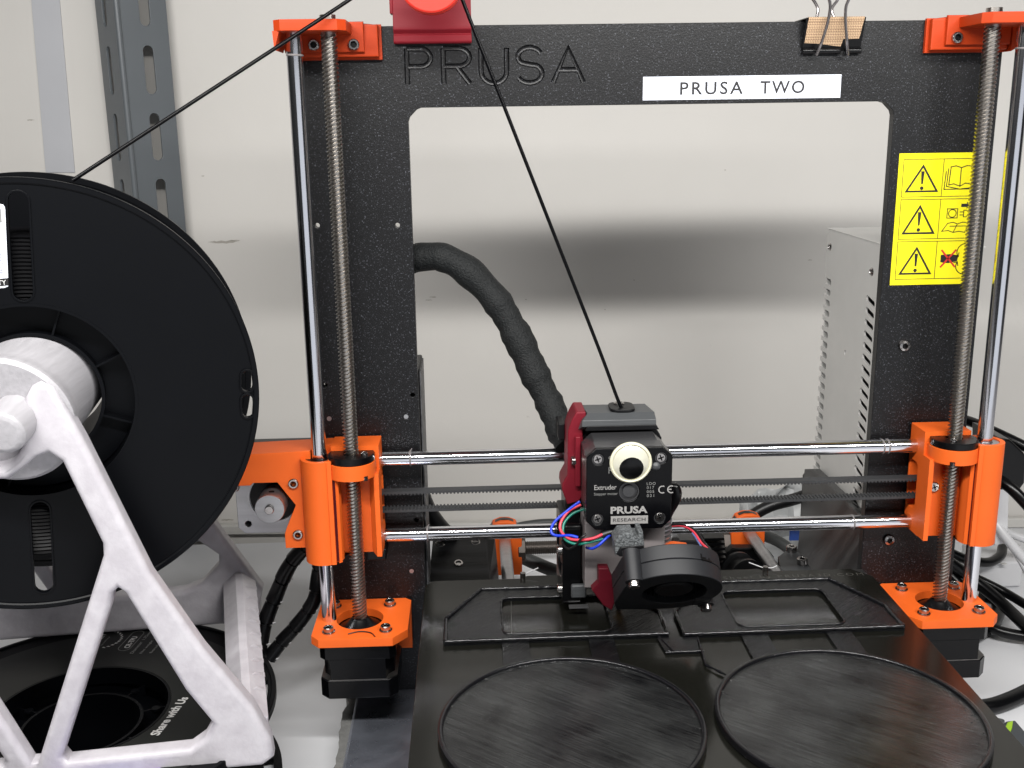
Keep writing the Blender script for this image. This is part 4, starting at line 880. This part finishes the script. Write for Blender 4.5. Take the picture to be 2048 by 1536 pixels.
p = at(1312, 933, Y=-55.2); ob('glue_blob', MB().lathe([(0, 1.2), (1.2, 1.0), (2.0, .4), (2.2, 0)], (p.x, -55.05, p.z), (0, -1, 0), 20), GRYP, ey)

# binder clip with strip of woven tape
bc = base('binder_clip', (91.5, 28, 300), 'black binder clip with a strip of brown woven tape gripping the top of the frame', 'binder clip')
def slant(x0, x1, za, zb, y_of, off, th):
    return MB().add([(x0, y_of(za)-off, za), (x1, y_of(za)-off, za), (x1, y_of(zb)-off, zb), (x0, y_of(zb)-off, zb), (x0, y_of(za)-off+th, za), (x1, y_of(za)-off+th, za), (x1, y_of(zb)-off+th, zb), (x0, y_of(zb)-off+th, zb)],
                    [(0, 1, 2, 3), (4, 7, 6, 5), (0, 4, 5, 1), (1, 5, 6, 2), (2, 6, 7, 3), (3, 7, 4, 0)])
yf_ = lambda z: 24.2-(z-301)*.36
yb_ = lambda z: 32.4+(z-301)*.36
b = slant(76.2, 107.0, 302, 317.2, yf_, 0, .5); b2 = slant(76.2, 107.0, 302, 317.2, yb_, 0, .5)
b.add(b2.v, b2.f); b.box(76.2, 107.0, yf_(317.2), yb_(317.2)+.5, 316.9, 317.5)
ob('clip_body', b, BLK, bc, bev=.15)
for x0_, x1_ in ((76.4, 83.2), (84.6, 96.4), (99.2, 107.2)):
    ob('clip_curl', MB().cyl((x0_, 23.4, 301.4), (x1_, 23.4, 301.4), 1.5, n=24), BLK, bc, bev=.3)
    ob('clip_curl', MB().cyl((x0_, 33.4, 301.4), (x1_, 33.4, 301.4), 1.5, n=24), BLK, bc)
tp = MB(); f1 = lambda z: yf_(z)-.25
P = [(77.3, 317.6), (106.2, 317.6), (105.2, 307.2), (99.5, 307.0), (97.0, 307.2), (96.3, 303.4), (84, 305.0), (77.0, 305.4)]
tp.add([(x, f1(z), z) for x, z in P]+[(x, f1(z)+.2, z) for x, z in P], [tuple(range(8)), tuple(range(15, 7, -1))]+[(i, (i+1) % 8, 8+(i+1) % 8, 8+i) for i in range(8)])
tp.box(77.3, 106.2, f1(317.6), yb_(317.6)+.3, 317.52, 317.75); ob('woven_tape', tp, BRON, bc, smooth=0)
def handle(pts, y0, y1):
    n = len(pts); return MB().tube([at(x, y, Y=y0+(y1-y0)*math.sin(math.pi*i/(n-1))**.5) for i, (x, y) in enumerate(pts)], .78, n=10)
ob('wire_handle', handle([(1633, 110), (1643, 85), (1654, 50), (1660, 20), (1659, 2), (1651, -22), (1655, -45), (1668, -55), (1690, -55), (1703, -45), (1707, -22), (1698, -2), (1692, 14), (1691, 40), (1694, 85), (1696, 110)], 20.6, 13.0), mat('nickel_wire', (150, 145, 145), .25, .9), bc)
ob('wire_handle', handle([(1636, 70), (1633, 40), (1636, 20), (1630, 5), (1620, -10), (1612, -35), (1620, -60), (1650, -70), (1675, -55), (1682, -20), (1675, 0), (1665, 14), (1664, 24), (1669, 40), (1672, 70)], 35, 40), bpy.data.materials['nickel_wire'], bc)

# red filament guide clipped over the frame
rg = base('filament_guide', (-114.8, 28, 307), 'red printed filament guide hooked over the top of the frame', 'filament guide')
yy = YF-.1
gp = MB(); gp.prism([(yy, 307.3), (yy-2.4, 307.3), (yy-3.4, 308.2), (yy-3.4, 311.4), (yy-2.2, 312.0), (yy-4.6, 314.0), (yy-4.6, 316.5), (yy-2.6, 324), (yy-2.6, 354), (yy+9.2, 354), (yy+9.2, 308), (yy+6.6, 308), (yy+6.6, 316.9), (yy, 316.9)], 'YZ', -134.4, -94.8)
ob('guide_bracket', gp, RED, rg, bev=.35, smooth=20)
ob('bracket_ear', MB().box(-136, -134.3, yy-1, yy+7, 322, 354), RED, rg, bev=.4)
RY = -14.0
rc_ = at(862, -40, Y=RY)
ob('roller', MB().lathe([(0, 13), (14.6, 13), (15.4, 12.2), (15.4, 8.8), (12.6, 7), (12.6, 5), (15.4, 3), (15.4, 0), (0, 0)], (rc_.x, RY+4.2, rc_.z), (0, -1, 0), 64), REDB, rg)
ob('roller_axle', MB().cyl((rc_.x, yy-2, rc_.z), (rc_.x, RY, rc_.z), 6, n=32), RED, rg)

# filament strand: spool -> guide roller -> extruder
p1 = at(145, 361, Y=-58); p2 = at(698, 0, Y=RY+2); pin = Vector((-20.8, -18.6, 123.0)); p3 = at(925, 0, Y=RY)
rr_ = 13.6; tl = []
for a in range(118, -19, -12): tl.append(Vector((rc_.x+rr_*math.cos(R(a)), RY, rc_.z+rr_*math.sin(R(a)))))
path = [p1]+[p1+(p2-p1)*k for k in (.33, .66, 1)]+tl+[p3]+[p3+(at(1232, 785, Y=-17)-p3)*k for k in (.3, .6, .88)]+[at(1236, 800, Y=-18.2), pin]
tag(ob('filament_strand', MB().tube(path, .90, n=12), FIL), 'thin black filament running from upright spool over the red guide down into the extruder', 'filament')

# ================================================================ SPOOLS AND STAND
c0 = Vector((-297, -74.7, 148.3)); psi = -0.269
us = Vector((math.cos(psi), -math.sin(psi), 0)); ax = Vector((math.sin(psi), math.cos(psi), 0))
def on_spool(x, y, t=0):
    d = _f+RT*((x-1024)/F_PX)+UP*((768-y)/F_PX); q = c0+ax*t; k = (q-CAM).dot(ax)/d.dot(ax); P = CAM+d*k
    return ((P-q).dot(us), P.z-q.z)
def spool_parts(root, M, slots, wid, wound, ribs, two_sided_slots=None):
    """M: local x,y in the flange plane, z out of the front flange (front face at 0)"""
    T = lambda a, b: M @ Matrix.Translation((0, 0, (a+b)/2))
    fl_ = ob('front_flange', plate([circle(0, 0, 99.2, 160), circle(0, 0, 44, 96)]+slots, 2.6, T(-2.7, -.1), .25, 1), SPOOL, root, smooth=30)
    ob('flange_rim', MB().lathe([(97.2, -3.4), (100, -3.4), (100, .5), (99.6, .9), (97.8, .9), (97.2, .4)], (0, 0, 0), (0, 0, 1), 160, True).xf(M), SPOOL, root)
    ob('recess_wall', MB().lathe([(43.9, 0.2), (45.2, 0.2), (45.2, -9.5), (43.9, -9.5)], (0, 0, 0), (0, 0, 1), 96, True).xf(M), SPOOL, root)
    ob('recess_floor', plate([circle(0, 0, 44.2, 96), circle(0, 0, 29.0, 72)], 1.6, T(-16.5, -14.9)), SPOOL, root)
    ob('hub_tube', MB().lathe([(29.0, -7.6), (30.6, -7.6), (30.6, -wid), (29.0, -wid)], (0, 0, 0), (0, 0, 1), 96, True).xf(M), SPOOL, root)
    rb = MB().box(30.2, 44.0, -.45, .45, -15, -8.2)
    for a in ribs:
        q = MB(); q.v = list(rb.v); q.f = list(rb.f); q.xf(M @ Matrix.Rotation(R(a), 4, 'Z')); ob('rib', q, SPOOL, root)
    ob('core_drum', MB().lathe([(46, -3), (46, -wid+3)], (0, 0, 0), (0, 0, 1), 64).xf(M), SPOOL, root)
    rs = slots if two_sided_slots is None else two_sided_slots
    ob('rear_flange', plate([circle(0, 0, 99.2, 160), circle(0, 0, 30, 72)]+rs, 2.4, T(-wid, -wid+2.4), .2, 1), SPOOL, root, smooth=30)
    ob('flange_rim', MB().lathe([(97.2, -wid-.8), (100, -wid-.8), (100, -wid+3), (97.2, -wid+3)], (0, 0, 0), (0, 0, 1), 160, True).xf(M), SPOOL, root)
    if wound:
        b = MB(); n = 120; prof = []; z = -3.0; r_ = 46
        while r_ < wound-1: prof += [(r_, -3.3), (r_+.85, -4.1)]; r_ += 1.75
        while z > -wid+2.6: prof += [(wound, z), (wound+.7, z-.9)]; z -= 1.8
        b.lathe(prof, (0, 0, 0), (0, 0, 1), n); ob('wound_filament', b.xf(M), WOUND, root, smooth=20)
    return fl_
Ms = Matrix(((us.x, 0, -ax.x, c0.x), (us.y, 0, -ax.y, c0.y), (0, 1, 0, c0.z), (0, 0, 0, 1)))
def px_slot(xa, ya, xb, yb, r): a = on_spool(xa, ya); b = on_spool(xb, yb); return slot(*a, *b, r)
sl_up = px_slot(36, 402, 46, 583, 4.0); sl_dn = px_slot(80, 1020, 88, 1169, 4.0)
t1 = px_slot(494, 752, 494, 772, 2.6); t2 = px_slot(494, 800, 496, 824, 2.6)
ups = base('upright_filament_spool', (c0.x+ax.x*27, c0.y+ax.y*27, 48), 'large black spool standing upright on the white stand', 'filament spool')
fl1 = spool_parts(ups, Ms, [sl_up, sl_dn, t1, t2], 54, 74, [a+45*k for a in (69,) for k in range(8)], [slot(0, -92, 0, -54, 5.2), slot(84, -7, 85, 6, 3.0)])
for q in (((sl_up, 36, 402, 46, 583)), ((sl_dn, 80, 1020, 88, 1169))):
    a = on_spool(q[1], q[2]); b_ = on_spool(q[3], q[4])
    ob('slot_rim', plate([slot(*a, *b_, 4.9), slot(*a, *b_, 4.0)], .7, Ms @ Matrix.Translation((0, 0, .15)), .2, 1), SPOOL, fl1)
for (xa, ya, xb, yb) in ((494, 752, 494, 772), (494, 800, 496, 824)):
    a = on_spool(xa, ya); b_ = on_spool(xb, yb); ob('slot_rim', plate([slot(*a, *b_, 3.6), slot(*a, *b_, 2.6)], 1.1, Ms @ Matrix.Translation((0, 0, .3)), .3, 1), SPOOL, fl1)
# white sticker on the flange, cut by the picture's edge
q4 = [on_spool(*p_) for p_ in ((-70, 407), (9, 407), (18, 575), (-58, 582))]
stk = ob('spool_sticker', plate([[(q4[3][0], q4[3][1]), (q4[2][0]-2, q4[2][1]), (q4[2][0]-.3, q4[2][1]+.5), (q4[2][0], q4[2][1]+2), (q4[1][0], q4[1][1]-2), (q4[1][0]-.5, q4[1][1]-.5), (q4[1][0]-2, q4[1][1]), q4[0]]], .12, Ms @ Matrix.Translation((0, 0, .06))), PAPER, ups)
def on_stk(pts): return [on_spool(*p_) for p_ in pts]
ob('sticker_band', plate([on_stk(((-56, 561), (16.5, 556), (17, 571), (-55, 577)))], .04, Ms @ Matrix.Translation((0, 0, .15))), BINK, stk)
def stk_text(s_, a_, b2_, h_, m_, bold=0.0):
    a_, b2_ = Vector(on_spool(*a_)), Vector(on_spool(*b2_)); d_ = b2_-a_; n_ = d_.length
    ob('sticker_lettering', lettering(s_, 0, n_, 0, h_, Ms @ Matrix.Translation((a_.x, a_.y, .19)) @ Matrix.Rotation(math.atan2(d_.y, d_.x), 4, 'Z'), .04, bold), m_, stk, smooth=0)
stk_text('CREALITY', (-49, 574), (13.5, 569.5), 2.2, WINK, .012)
stk_text('4B9235800276', (7.5, 548), (2, 478), 1.7, mat('violet_grey_ink', (120, 118, 136), .5), -.008)
ob('sticker_barcode', plate([on_stk(((-20, 418), (2, 418), (4, 445), (-18, 446)))], .04, Ms @ Matrix.Translation((0, 0, .15))), GINK, stk)

# the spool lying on the table, label side up
LZ = -26.5; lc = Vector((-306.7, -42.5, LZ))
Ml = Matrix.Translation(lc) @ Matrix.Rotation(R(0), 4, 'Z')
lsp = base('lying_filament_spool', (lc.x, lc.y, TZ), 'black labelled spool lying flat on the table under the white stand', 'filament spool')
lslots = []
for a in (8, 38, 68, 98, 128, 158, 188, 218, 248, 278, 308, 338):
    if a in (8, 338, 38): lslots.append([(90*math.cos(R(a+q)), 90*math.sin(R(a+q))) for q in (-7, -4, 0, 4, 7)]+[(95.5*math.cos(R(a+q)), 95.5*math.sin(R(a+q))) for q in (7, 4, 0, -4, -7)])
spool_parts(lsp, Ml, lslots, 51, 0, [a for a in (22, 62, 110, 155, 200, 245, 290, 335)])
for a in (22, 62, 155, 290): ob('rib_boss', MB().cyl(lc+Vector((37*math.cos(R(a)), 37*math.sin(R(a)), -9)), lc+Vector((37*math.cos(R(a)), 37*math.sin(R(a)), -7.9)), 2.3, n=16), SPOOL, lsp)
LM = Ml @ Matrix.Translation((0, 0, .0))
lab = ob('spool_label', plate([circle(0, 0, 87.5, 128), circle(0, 0, 45.5, 96)], .14, Ml @ Matrix.Translation((0, 0, .06))), LABELK, lsp)
def on_label(x, y): p = at(x, y, Z=LZ+.2); return Vector((p.x, p.y, LZ+.2))
def ltext(s, a, b, h, m, bold=0.0, dz=.0, sp=1.0):
    """text running from pixel a to pixel b on the label, cap height h mm"""
    A_, B_ = on_label(*a), on_label(*b); xd = (B_-A_); Ln = xd.length; xd.normalize(); yd = Vector((-xd.y, xd.x, 0))
    M = Matrix(((xd.x, yd.x, 0, A_.x), (xd.y, yd.y, 0, A_.y), (0, 0, 1, A_.z+dz), (0, 0, 0, 1)))
    return ob('label_lettering', lettering(s, 0, Ln, 0, h, M, .05, bold, sp), m, lab, smooth=0)
ltext('Share with Us', (318, 1471), (378, 1395), 5.0, WINK, .03)
ltext('CR-TPU', (258, 1296), (276, 1273), 3.3, WINK, .02)
ltext('Diameter  1.75mm', (266, 1307), (305, 1262), 2.0, GINK); ltext('Net weight  1.0kg', (285, 1307), (322, 1266), 2.0, GINK); ltext('Extruding temp', (305, 1306), (335, 1272), 2.0, GINK)
A_, B_ = on_label(251, 1300), on_label(286, 1262); xd = (B_-A_).normalized(); yd = Vector((-xd.y, xd.x, 0)); Ln = (B_-A_).length
M = Matrix(((xd.x, yd.x, 0, A_.x), (xd.y, yd.y, 0, A_.y), (0, 0, 1, A_.z), (0, 0, 0, 1)))
ob('label_badge', plate([rrect(-1, Ln, -2.0, 5.4, 3.6), rrect(-.7, Ln-.3, -1.7, 5.1, 3.3)], .05, M), GINK, lab)
# laurel badge
bc_ = on_label(206, 1279); lw = MB()
for k in range(26):
    if k in (6, 7, 19, 20): continue
    a = 2*math.pi*k/26; c, s_ = math.cos(a), math.sin(a); p = bc_+Vector((10.2*c, 10.2*s_, 0)); t = Vector((-s_, c, 0)); n_ = Vector((c, s_, 0))
    q = [p-t*1.0-n_*.2, p+n_*.8-t*.2, p+t*.9+n_*1.2, p+t*.1-n_*.3]; lw.add(q+[v-Vector((0, 0, .05)) for v in q], [(0, 1, 2, 3), (0, 4, 5, 1), (1, 5, 6, 2), (2, 6, 7, 3), (3, 7, 4, 0)])
ob('label_laurel', lw, WINK, lab, smooth=0)
ltext('CREALITY', (192, 1290), (214, 1268), 2.4, WINK, .01); ltext('quality', (204, 1292), (222, 1273), 1.5, GINK)
# blue picture printed at the front of the label
ang0 = [on_label(x, y)-lc for x, y in ((110, 1530), (250, 1485), (275, 1520))]
a0 = math.degrees(math.atan2(ang0[0].y, ang0[0].x)); a1 = math.degrees(math.atan2(ang0[1].y, ang0[1].x))
PIC = mat('blue_galaxy_print', (58, 76, 170), .35, c2=(150, 130, 180), vs=.05, detail=6)
ob('label_picture', plate([ring_sector(0, 0, 86, 56, a0, a1, 20)], .05, Ml @ Matrix.Translation((0, 0, .18))), PIC, lab)
ob('floor_ring', MB().lathe([(0, 1), (28.8, 1), (28.8, 0)], (lc.x, lc.y, TZ+.3), (0, 0, 1), 48), SPOOL, lsp)

# milky white stand
std = base('spool_stand', (-297, -30, -26), 'milky white printed stand holding the upright spool on a roller', 'spool stand')
u2 = Vector((.9955, .095, 0)); a2 = Vector((-.095, .9955, 0))
def stand_side(Y0, th, cx, outer_r, holes, name):
    o = Vector((-297, Y0, 0))+a2*(th/2)
    M = Matrix(((u2.x, 0, -a2.x, o.x), (u2.y, 0, -a2.y, o.y), (0, 1, 0, 0), (0, 0, 0, 1)))
    mir = lambda P: [(2*cx-x, y) for x, y in P]
    loops = [outer_r+mir(outer_r)[::-1]]
    loops += [holes[0], mir(holes[0])[::-1], holes[1]]
    return ob(name, plate(loops, th, M, 3.1, 4), WHSTAND, std, smooth=50)
fx = -9.5
U = [(fx+14.5*math.sin(R(a)), 141-14.5*math.cos(R(a))) for a in range(0, 91, 15)]+[(6.2, 150), (7.8, 157), (11, 162), (15, 164), (19.5, 161), (23.4, 152)]
outf = U+[(29.3, 137), (51.5, 72), (71.3, 33), (91.6, .7), (98.8, -17), (99.5, -27), (94, -31.0)]
wf = [(33.2, 59), (34.2, 64), (36.8, 66), (39.6, 63.5), (61.6, 12.2), (72.5, -6), (68, -13.5), (61, -18.4), (5.5, -19.6), (3.5, -16)]
rs_ = [(-8.0, -19), (31.9, 82), (32.2, 88), (19.4, 127.5), (14.4, 131.5), (9, 130), (4.3, 126), (-4, 120.5)]
midf = rs_+[(2*fx-x, y) for x, y in rs_[::-1]]
stand_side(-100, 11.5, fx, outf, [wf, midf], 'front_side_frame')
rx_ = -40.0
Ur = [(rx_+14.5*math.sin(R(a)), 141-14.5*math.cos(R(a))) for a in range(0, 91, 15)]+[(-22, 157), (-16, 164), (-10, 158)]
outr = Ur+[(-3, 137), (20.5, 80), (42.9, 40.3), (68.7, -5), (66.5, -14), (65.5, -25.8), (60, -26.5)]
wr = [(-28, -4), (-30, 4), (2, 70), (6, 70), (27.5, 34), (35.3, 36.1), (45, 19.5), (43.6, 11), (36, 3), (28, -2)]
wr = [(2.5, 58), (5, 63.5), (9, 63), (27.9, 33.5), (44.5, 19), (44.1, 13), (33, 1.5), (22, -2.6), (-24, -3.4), (-26, 1)]
midr = [(-37, -2), (0.5, 78), (-1, 96), (-12, 127), (-20, 129), (-33, 119)]
midr = midr+[(2*rx_-x, y) for x, y in midr[::-1]]
stand_side(45, 12, rx_, outr, [wr, midr], 'rear_side_frame')
Pf = at(14, 839, Y=-91); Ph = c0+ax*10+us*-2.2+Vector((0, 0, 1.6)); rd_ = (Ph-Pf).normalized()*160
rol = MB(); rol.lathe([(0, -2.5), (28.0, -2.5), (29.6, -1), (29.6, 2), (26.8, 12), (26.6, rd_.length-12), (26.6, rd_.length-4), (0, rd_.length-4)], Pf, rd_, 96)
ob('roller', rol, ROLLM, std, smooth=40)
nc = at(5, 866, Y=-110); nut = MB(); nut.lathe([(0, -2), (8, -1.5), (9.6, 0), (10.2, 3), (10.2, 22), (0, 22)], nc, rd_, 14); ob('roller_nut', nut, ROLLM, std, bev=.9)
for cxf, sf, cxr, sr in ((fx, 1, rx_, 1), (fx, -1, rx_, -1)):
    pa_ = Vector((-297, -91, 0))+u2*(cxf+sf*(87-fx))+Vector((0, 0, -15)); pb_ = Vector((-297, 47, 0))+u2*(cxr+sr*(55-rx_))+Vector((0, 0, -3))
    dn = (pb_-pa_); Ln = dn.length; dn.normalize(); sx = Vector((dn.y, -dn.x, 0)).normalized(); up_ = sx.cross(dn)
    M = Matrix(((sx.x, up_.x, dn.x, pa_.x), (sx.y, up_.y, dn.y, pa_.y), (sx.z, up_.z, dn.z, pa_.z), (0, 0, 0, 1)))
    ob('cross_bar', plate([[(-9.5, -6), (-5, -11), (5, -11), (9.5, -6), (9.5, 4), (2, 10.5), (-2, 10.5), (-9.5, 4)]], Ln, M @ Matrix.Translation((0, 0, Ln/2)), 1.2), WHSTAND, std, smooth=25)
    for k in range(9):
        p = pa_+dn*(14+k*13); q = MB().add([p+sx*1.0+up_*10.0, p+sx*9.8+dn*9+up_*3.4, p+sx*9.8+dn*13+up_*3.4, p+sx*1.0+dn*3+up_*10.2, p+sx*5.6+dn*7+up_*8.6], [(0, 1, 4), (1, 2, 4), (2, 3, 4), (3, 0, 4)])
        ob('layer_ridge', q, WHSTAND, std, smooth=0)

# ================================================================ CABLES AND CLUTTER
def cable(name, P, r, m, label, cat='cable', group=None, **k):
    return tag(ob(name, MB().tube(P, r, n=14, **k), m, smooth=60), label, cat, group)
# two spiral wrapped cables left of the motor
def spiral(nm, pts, Y, r, label):
    P = px(pts, Y); g = base(nm, (P[-1].x, P[-1].y, P[-1].z), label, 'cable', 'spiral wrapped cables')
    ob('cable_core', MB().tube(P, r*.86, n=16), BLK, g, smooth=60)
    Q = smooth_path(P, 12); i = 0; k = 0
    while i+9 < len(Q):
        seg = Q[i:i+10]; ob('wrap_turn', MB().tube(seg, r, n=16, ease=False, rad=lambda t: r*(1.02+.10*t)), BLK, g, smooth=50); i += 10; k += 1
        a = Q[i-1]; ob('wrap_edge', MB().tube([a+Vector((r*1.08, -r*.4, 0)), a+Vector((r*1.5, -r*.4, .6))], .35, n=6), WHT, g)
    return g
spiral('spiral_wrapped_cable', [(640, 1075), (604, 1100), (576, 1136), (552, 1190), (532, 1240), (520, 1290), (516, 1330)], [30, 34, 38, 40, 36, 30, 22], 4.3, 'black spiral wrapped cable curving down just left of the left motor')
spiral('spiral_wrapped_cable', [(646, 1090), (636, 1150), (628, 1200), (598, 1245), (565, 1282), (536, 1318)], [40, 40, 36, 34, 32, 28], 4.0, 'black spiral wrapped cable running down from behind the left vertical rod')
# cables behind the bed
cable('black_cable', px([(842, 985), (858, 1022), (885, 1058), (915, 1085), (935, 1110)], [80, 85, 90, 100, 100]), 5.2, RUB, 'thick black cable emerging behind the left column')
cable('grey_hose', px([(1008, 1072), (1040, 1110), (1080, 1130), (1120, 1146), (1180, 1170)], [190, 190, 185, 180, 170]), 5.0, GREYC, 'dark grey hose on the table behind the bed, left of the extruder')
cable('grey_hose', px([(1010, 1060), (1050, 1050), (1100, 1045), (1160, 1050)], [200, 205, 205, 200]), 3.0, GREYC, 'thin grey lead just above the lower rod, left of the extruder')
cable('black_cable', px([(1478, 1062), (1500, 1035), (1540, 1012), (1590, 998), (1630, 985), (1680, 975)], [160, 165, 165, 165, 165, 160]), 4.4, RUB, 'black cable arching up behind the right orange rod holder')
cable('black_cable', px([(1500, 1068), (1530, 1072), (1560, 1085), (1590, 1108), (1610, 1130)], [160, 165, 165, 160, 150]), 4.2, GREYC, 'dark cable curving down behind the bed clamp plate')
# clear bag with blue print at the back
bg = base('plastic_bag', (150, 230, TZ), 'crumpled clear plastic bag with a blue patch behind the power supply', 'plastic bag')
rnd = random.Random(5); bm_ = MB(); nx_, nz2 = 14, 10; vs = []
for i in range(nx_+1):
    for j in range(nz2+1):
        x = 112+i*78/nx_; z = TZ+1+j*64/nz2*(1-.35*abs(i/nx_-.55)); y = 232+16*noise.noise(Vector((i*.45, j*.5, 1)))+j*1.3
        vs.append((x, y, z))
bm_.add(vs, [(i*(nz2+1)+j, (i+1)*(nz2+1)+j, (i+1)*(nz2+1)+j+1, i*(nz2+1)+j+1) for i in range(nx_) for j in range(nz2)])
bo = ob('bag_film', bm_, PLASB, bg, smooth=25); sd = bo.modifiers.new('t', 'SOLIDIFY'); sd.thickness = .4*S
a = at(1592, 1066, Y=205); ob('blue_patch', MB().box(a.x-5, a.x+7, 204, 206, a.z-6, a.z+3), BLUEP, bg, bev=.5)
# power adapter and cables at the right
pa = base('power_adapter', (222, 78, 38), 'black plug-in power adapter behind the right end of the X axis', 'power adapter')
q = [at(x, y, Y=70) for x, y in ((1985, 868), (2008, 872), (2036, 898), (2039, 906), (2037, 958), (2028, 970), (2004, 972), (1985, 972))]
ob('adapter_body', plate([[(p.x, p.z) for p in q]], 36, XZ(62, 98), 1.5), BLK, pa)
q = [at(x, y, Y=110) for x, y in ((1975, 960), (2004, 960), (2001, 1075), (1975, 1080))]
ob('socket_strip', plate([[(p.x, p.z) for p in q]], 26, XZ(100, 126), 1), WHT, pa)
cable('black_cable', px([(1915, 838), (1940, 843), (1985, 862), (2050, 893), (2110, 925)], [120, 110, 95, 80, 70]), 3.4, BLK, 'black cable crossing above the power adapter')
cable('black_cable', px([(1990, 955), (2020, 975), (2050, 1005), (2090, 1050)], [60, 52, 46, 40]), 3.6, BLK, 'black cable leaving the power adapter towards the right')
wh = [cable('white_cable', px(P_, Y_), r_, WHT, l_, 'cable') for P_, Y_, r_, l_ in (
    ([(1978, 1020), (2000, 1060), (2050, 1120), (2110, 1180)], [110, 100, 90, 80], 3.2, 'thicker white cable slanting down beside the right rod'),
    ([(1986, 1010), (2012, 1070), (2045, 1130), (2080, 1190)], [125, 120, 112, 100], 1.9, 'thin white cable behind the thicker white one'),
    ([(1985, 1040), (2010, 1062), (2055, 1080), (2110, 1095)], [170, 170, 165, 160], 3.0, 'white cable running flat along the table to the right'))]
wb = base('white_box', (262, 140, TZ), 'small white plastic box on the table behind the right motor', 'box')
q = [at(x, y, Z=TZ+22) for x, y in ((1925, 1085), (2040, 1085), (2046, 1122), (1935, 1126))]
ob('box_body', plate([[(p.x, p.y) for p in q]], 21.5, XY(TZ+.3, TZ+22), 2.5), WHT, wb, bev=0)
q = at(2004, 1125, Z=TZ+22); ob('box_button', MB().box(q.x-2, q.x+2, q.y-4, q.y-1, TZ+22, TZ+22.4), PSUM, wb)
TZc = TZ+4.5
def tc(pts, z=None, Z=None): return [at(x, y, Z=(Z[i] if Z else TZc)) for i, (x, y) in enumerate(pts)]
cable('black_cable', tc([(1900, 1125), (1940, 1155), (1985, 1190), (2020, 1222), (2060, 1260), (2110, 1300)], Z=[-40, -50, -58, -64, -68, -70]), 4.2, BLK, 'black cable running from the right rod down to the right edge, uppermost of three')
cable('black_cable', tc([(1890, 1100), (1930, 1118), (1975, 1125), (2000, 1112), (2005, 1095)], Z=[-40, -48, -54, -54, -52]), 3.6, BLK, 'black cable hooked over the white box')
cable('black_cable', tc([(1900, 1150), (1938, 1190), (1960, 1235), (1998, 1262), (2060, 1275)], Z=[-50, -60, -68, -72, -74]), 3.8, BLK, 'black cable bending round below the right rod')
cable('black_cable', tc([(1905, 1135), (1960, 1160), (2010, 1185), (2060, 1215)], Z=[-44, -52, -58, -62]), 3.2, BLK, 'thinner black cable above the bundle at the right edge')
cable('black_cable', tc([(1965, 1190), (1992, 1200), (1996, 1225), (1978, 1252), (1945, 1275), (1905, 1290)], Z=[-68, -72, -74, -75, -75, -75]), 4.8, BLK, 'thick black cable looping behind the right motor')
cable('black_cable', tc([(1880, 1402), (1930, 1414), (1975, 1414), (2020, 1400), (2070, 1376)]), 4.9, BLK, 'thick black cable on the table right of the bed, nearest the camera')
# cutter at the lower right
ct = base('flush_cutter', (208, -30, TZ), 'dark grey cutter handle with a lime green inset at the lower right', 'cutter')
q = [at(x, y, Z=TZ+12) for x, y in ((1990, 1462), (2010, 1440), (2032, 1438), (2060, 1470), (2080, 1540), (2040, 1540))]
ob('cutter_handle', plate([[(p.x, p.y) for p in q]], 12, XY(TZ+.4, TZ+12.4), 3), mat('charcoal_grip', (58, 62, 66), .5), ct)
q = [at(x, y, Z=TZ+12.6) for x, y in ((2006, 1466), (2014, 1447), (2026, 1443), (2024, 1458), (2018, 1470))]
ob('lime_inset', plate([[(p.x, p.y) for p in q]], 2, XY(TZ+11.6, TZ+13.4), .6), LIME, ct)
q = [at(x, y, Z=TZ+8) for x, y in ((1966, 1442), (1985, 1434), (2010, 1440), (1996, 1458))]
ob('cutter_pivot', plate([[(p.x, p.y) for p in q]], 9, XY(TZ+.3, TZ+9), 2), GRYP, ct)
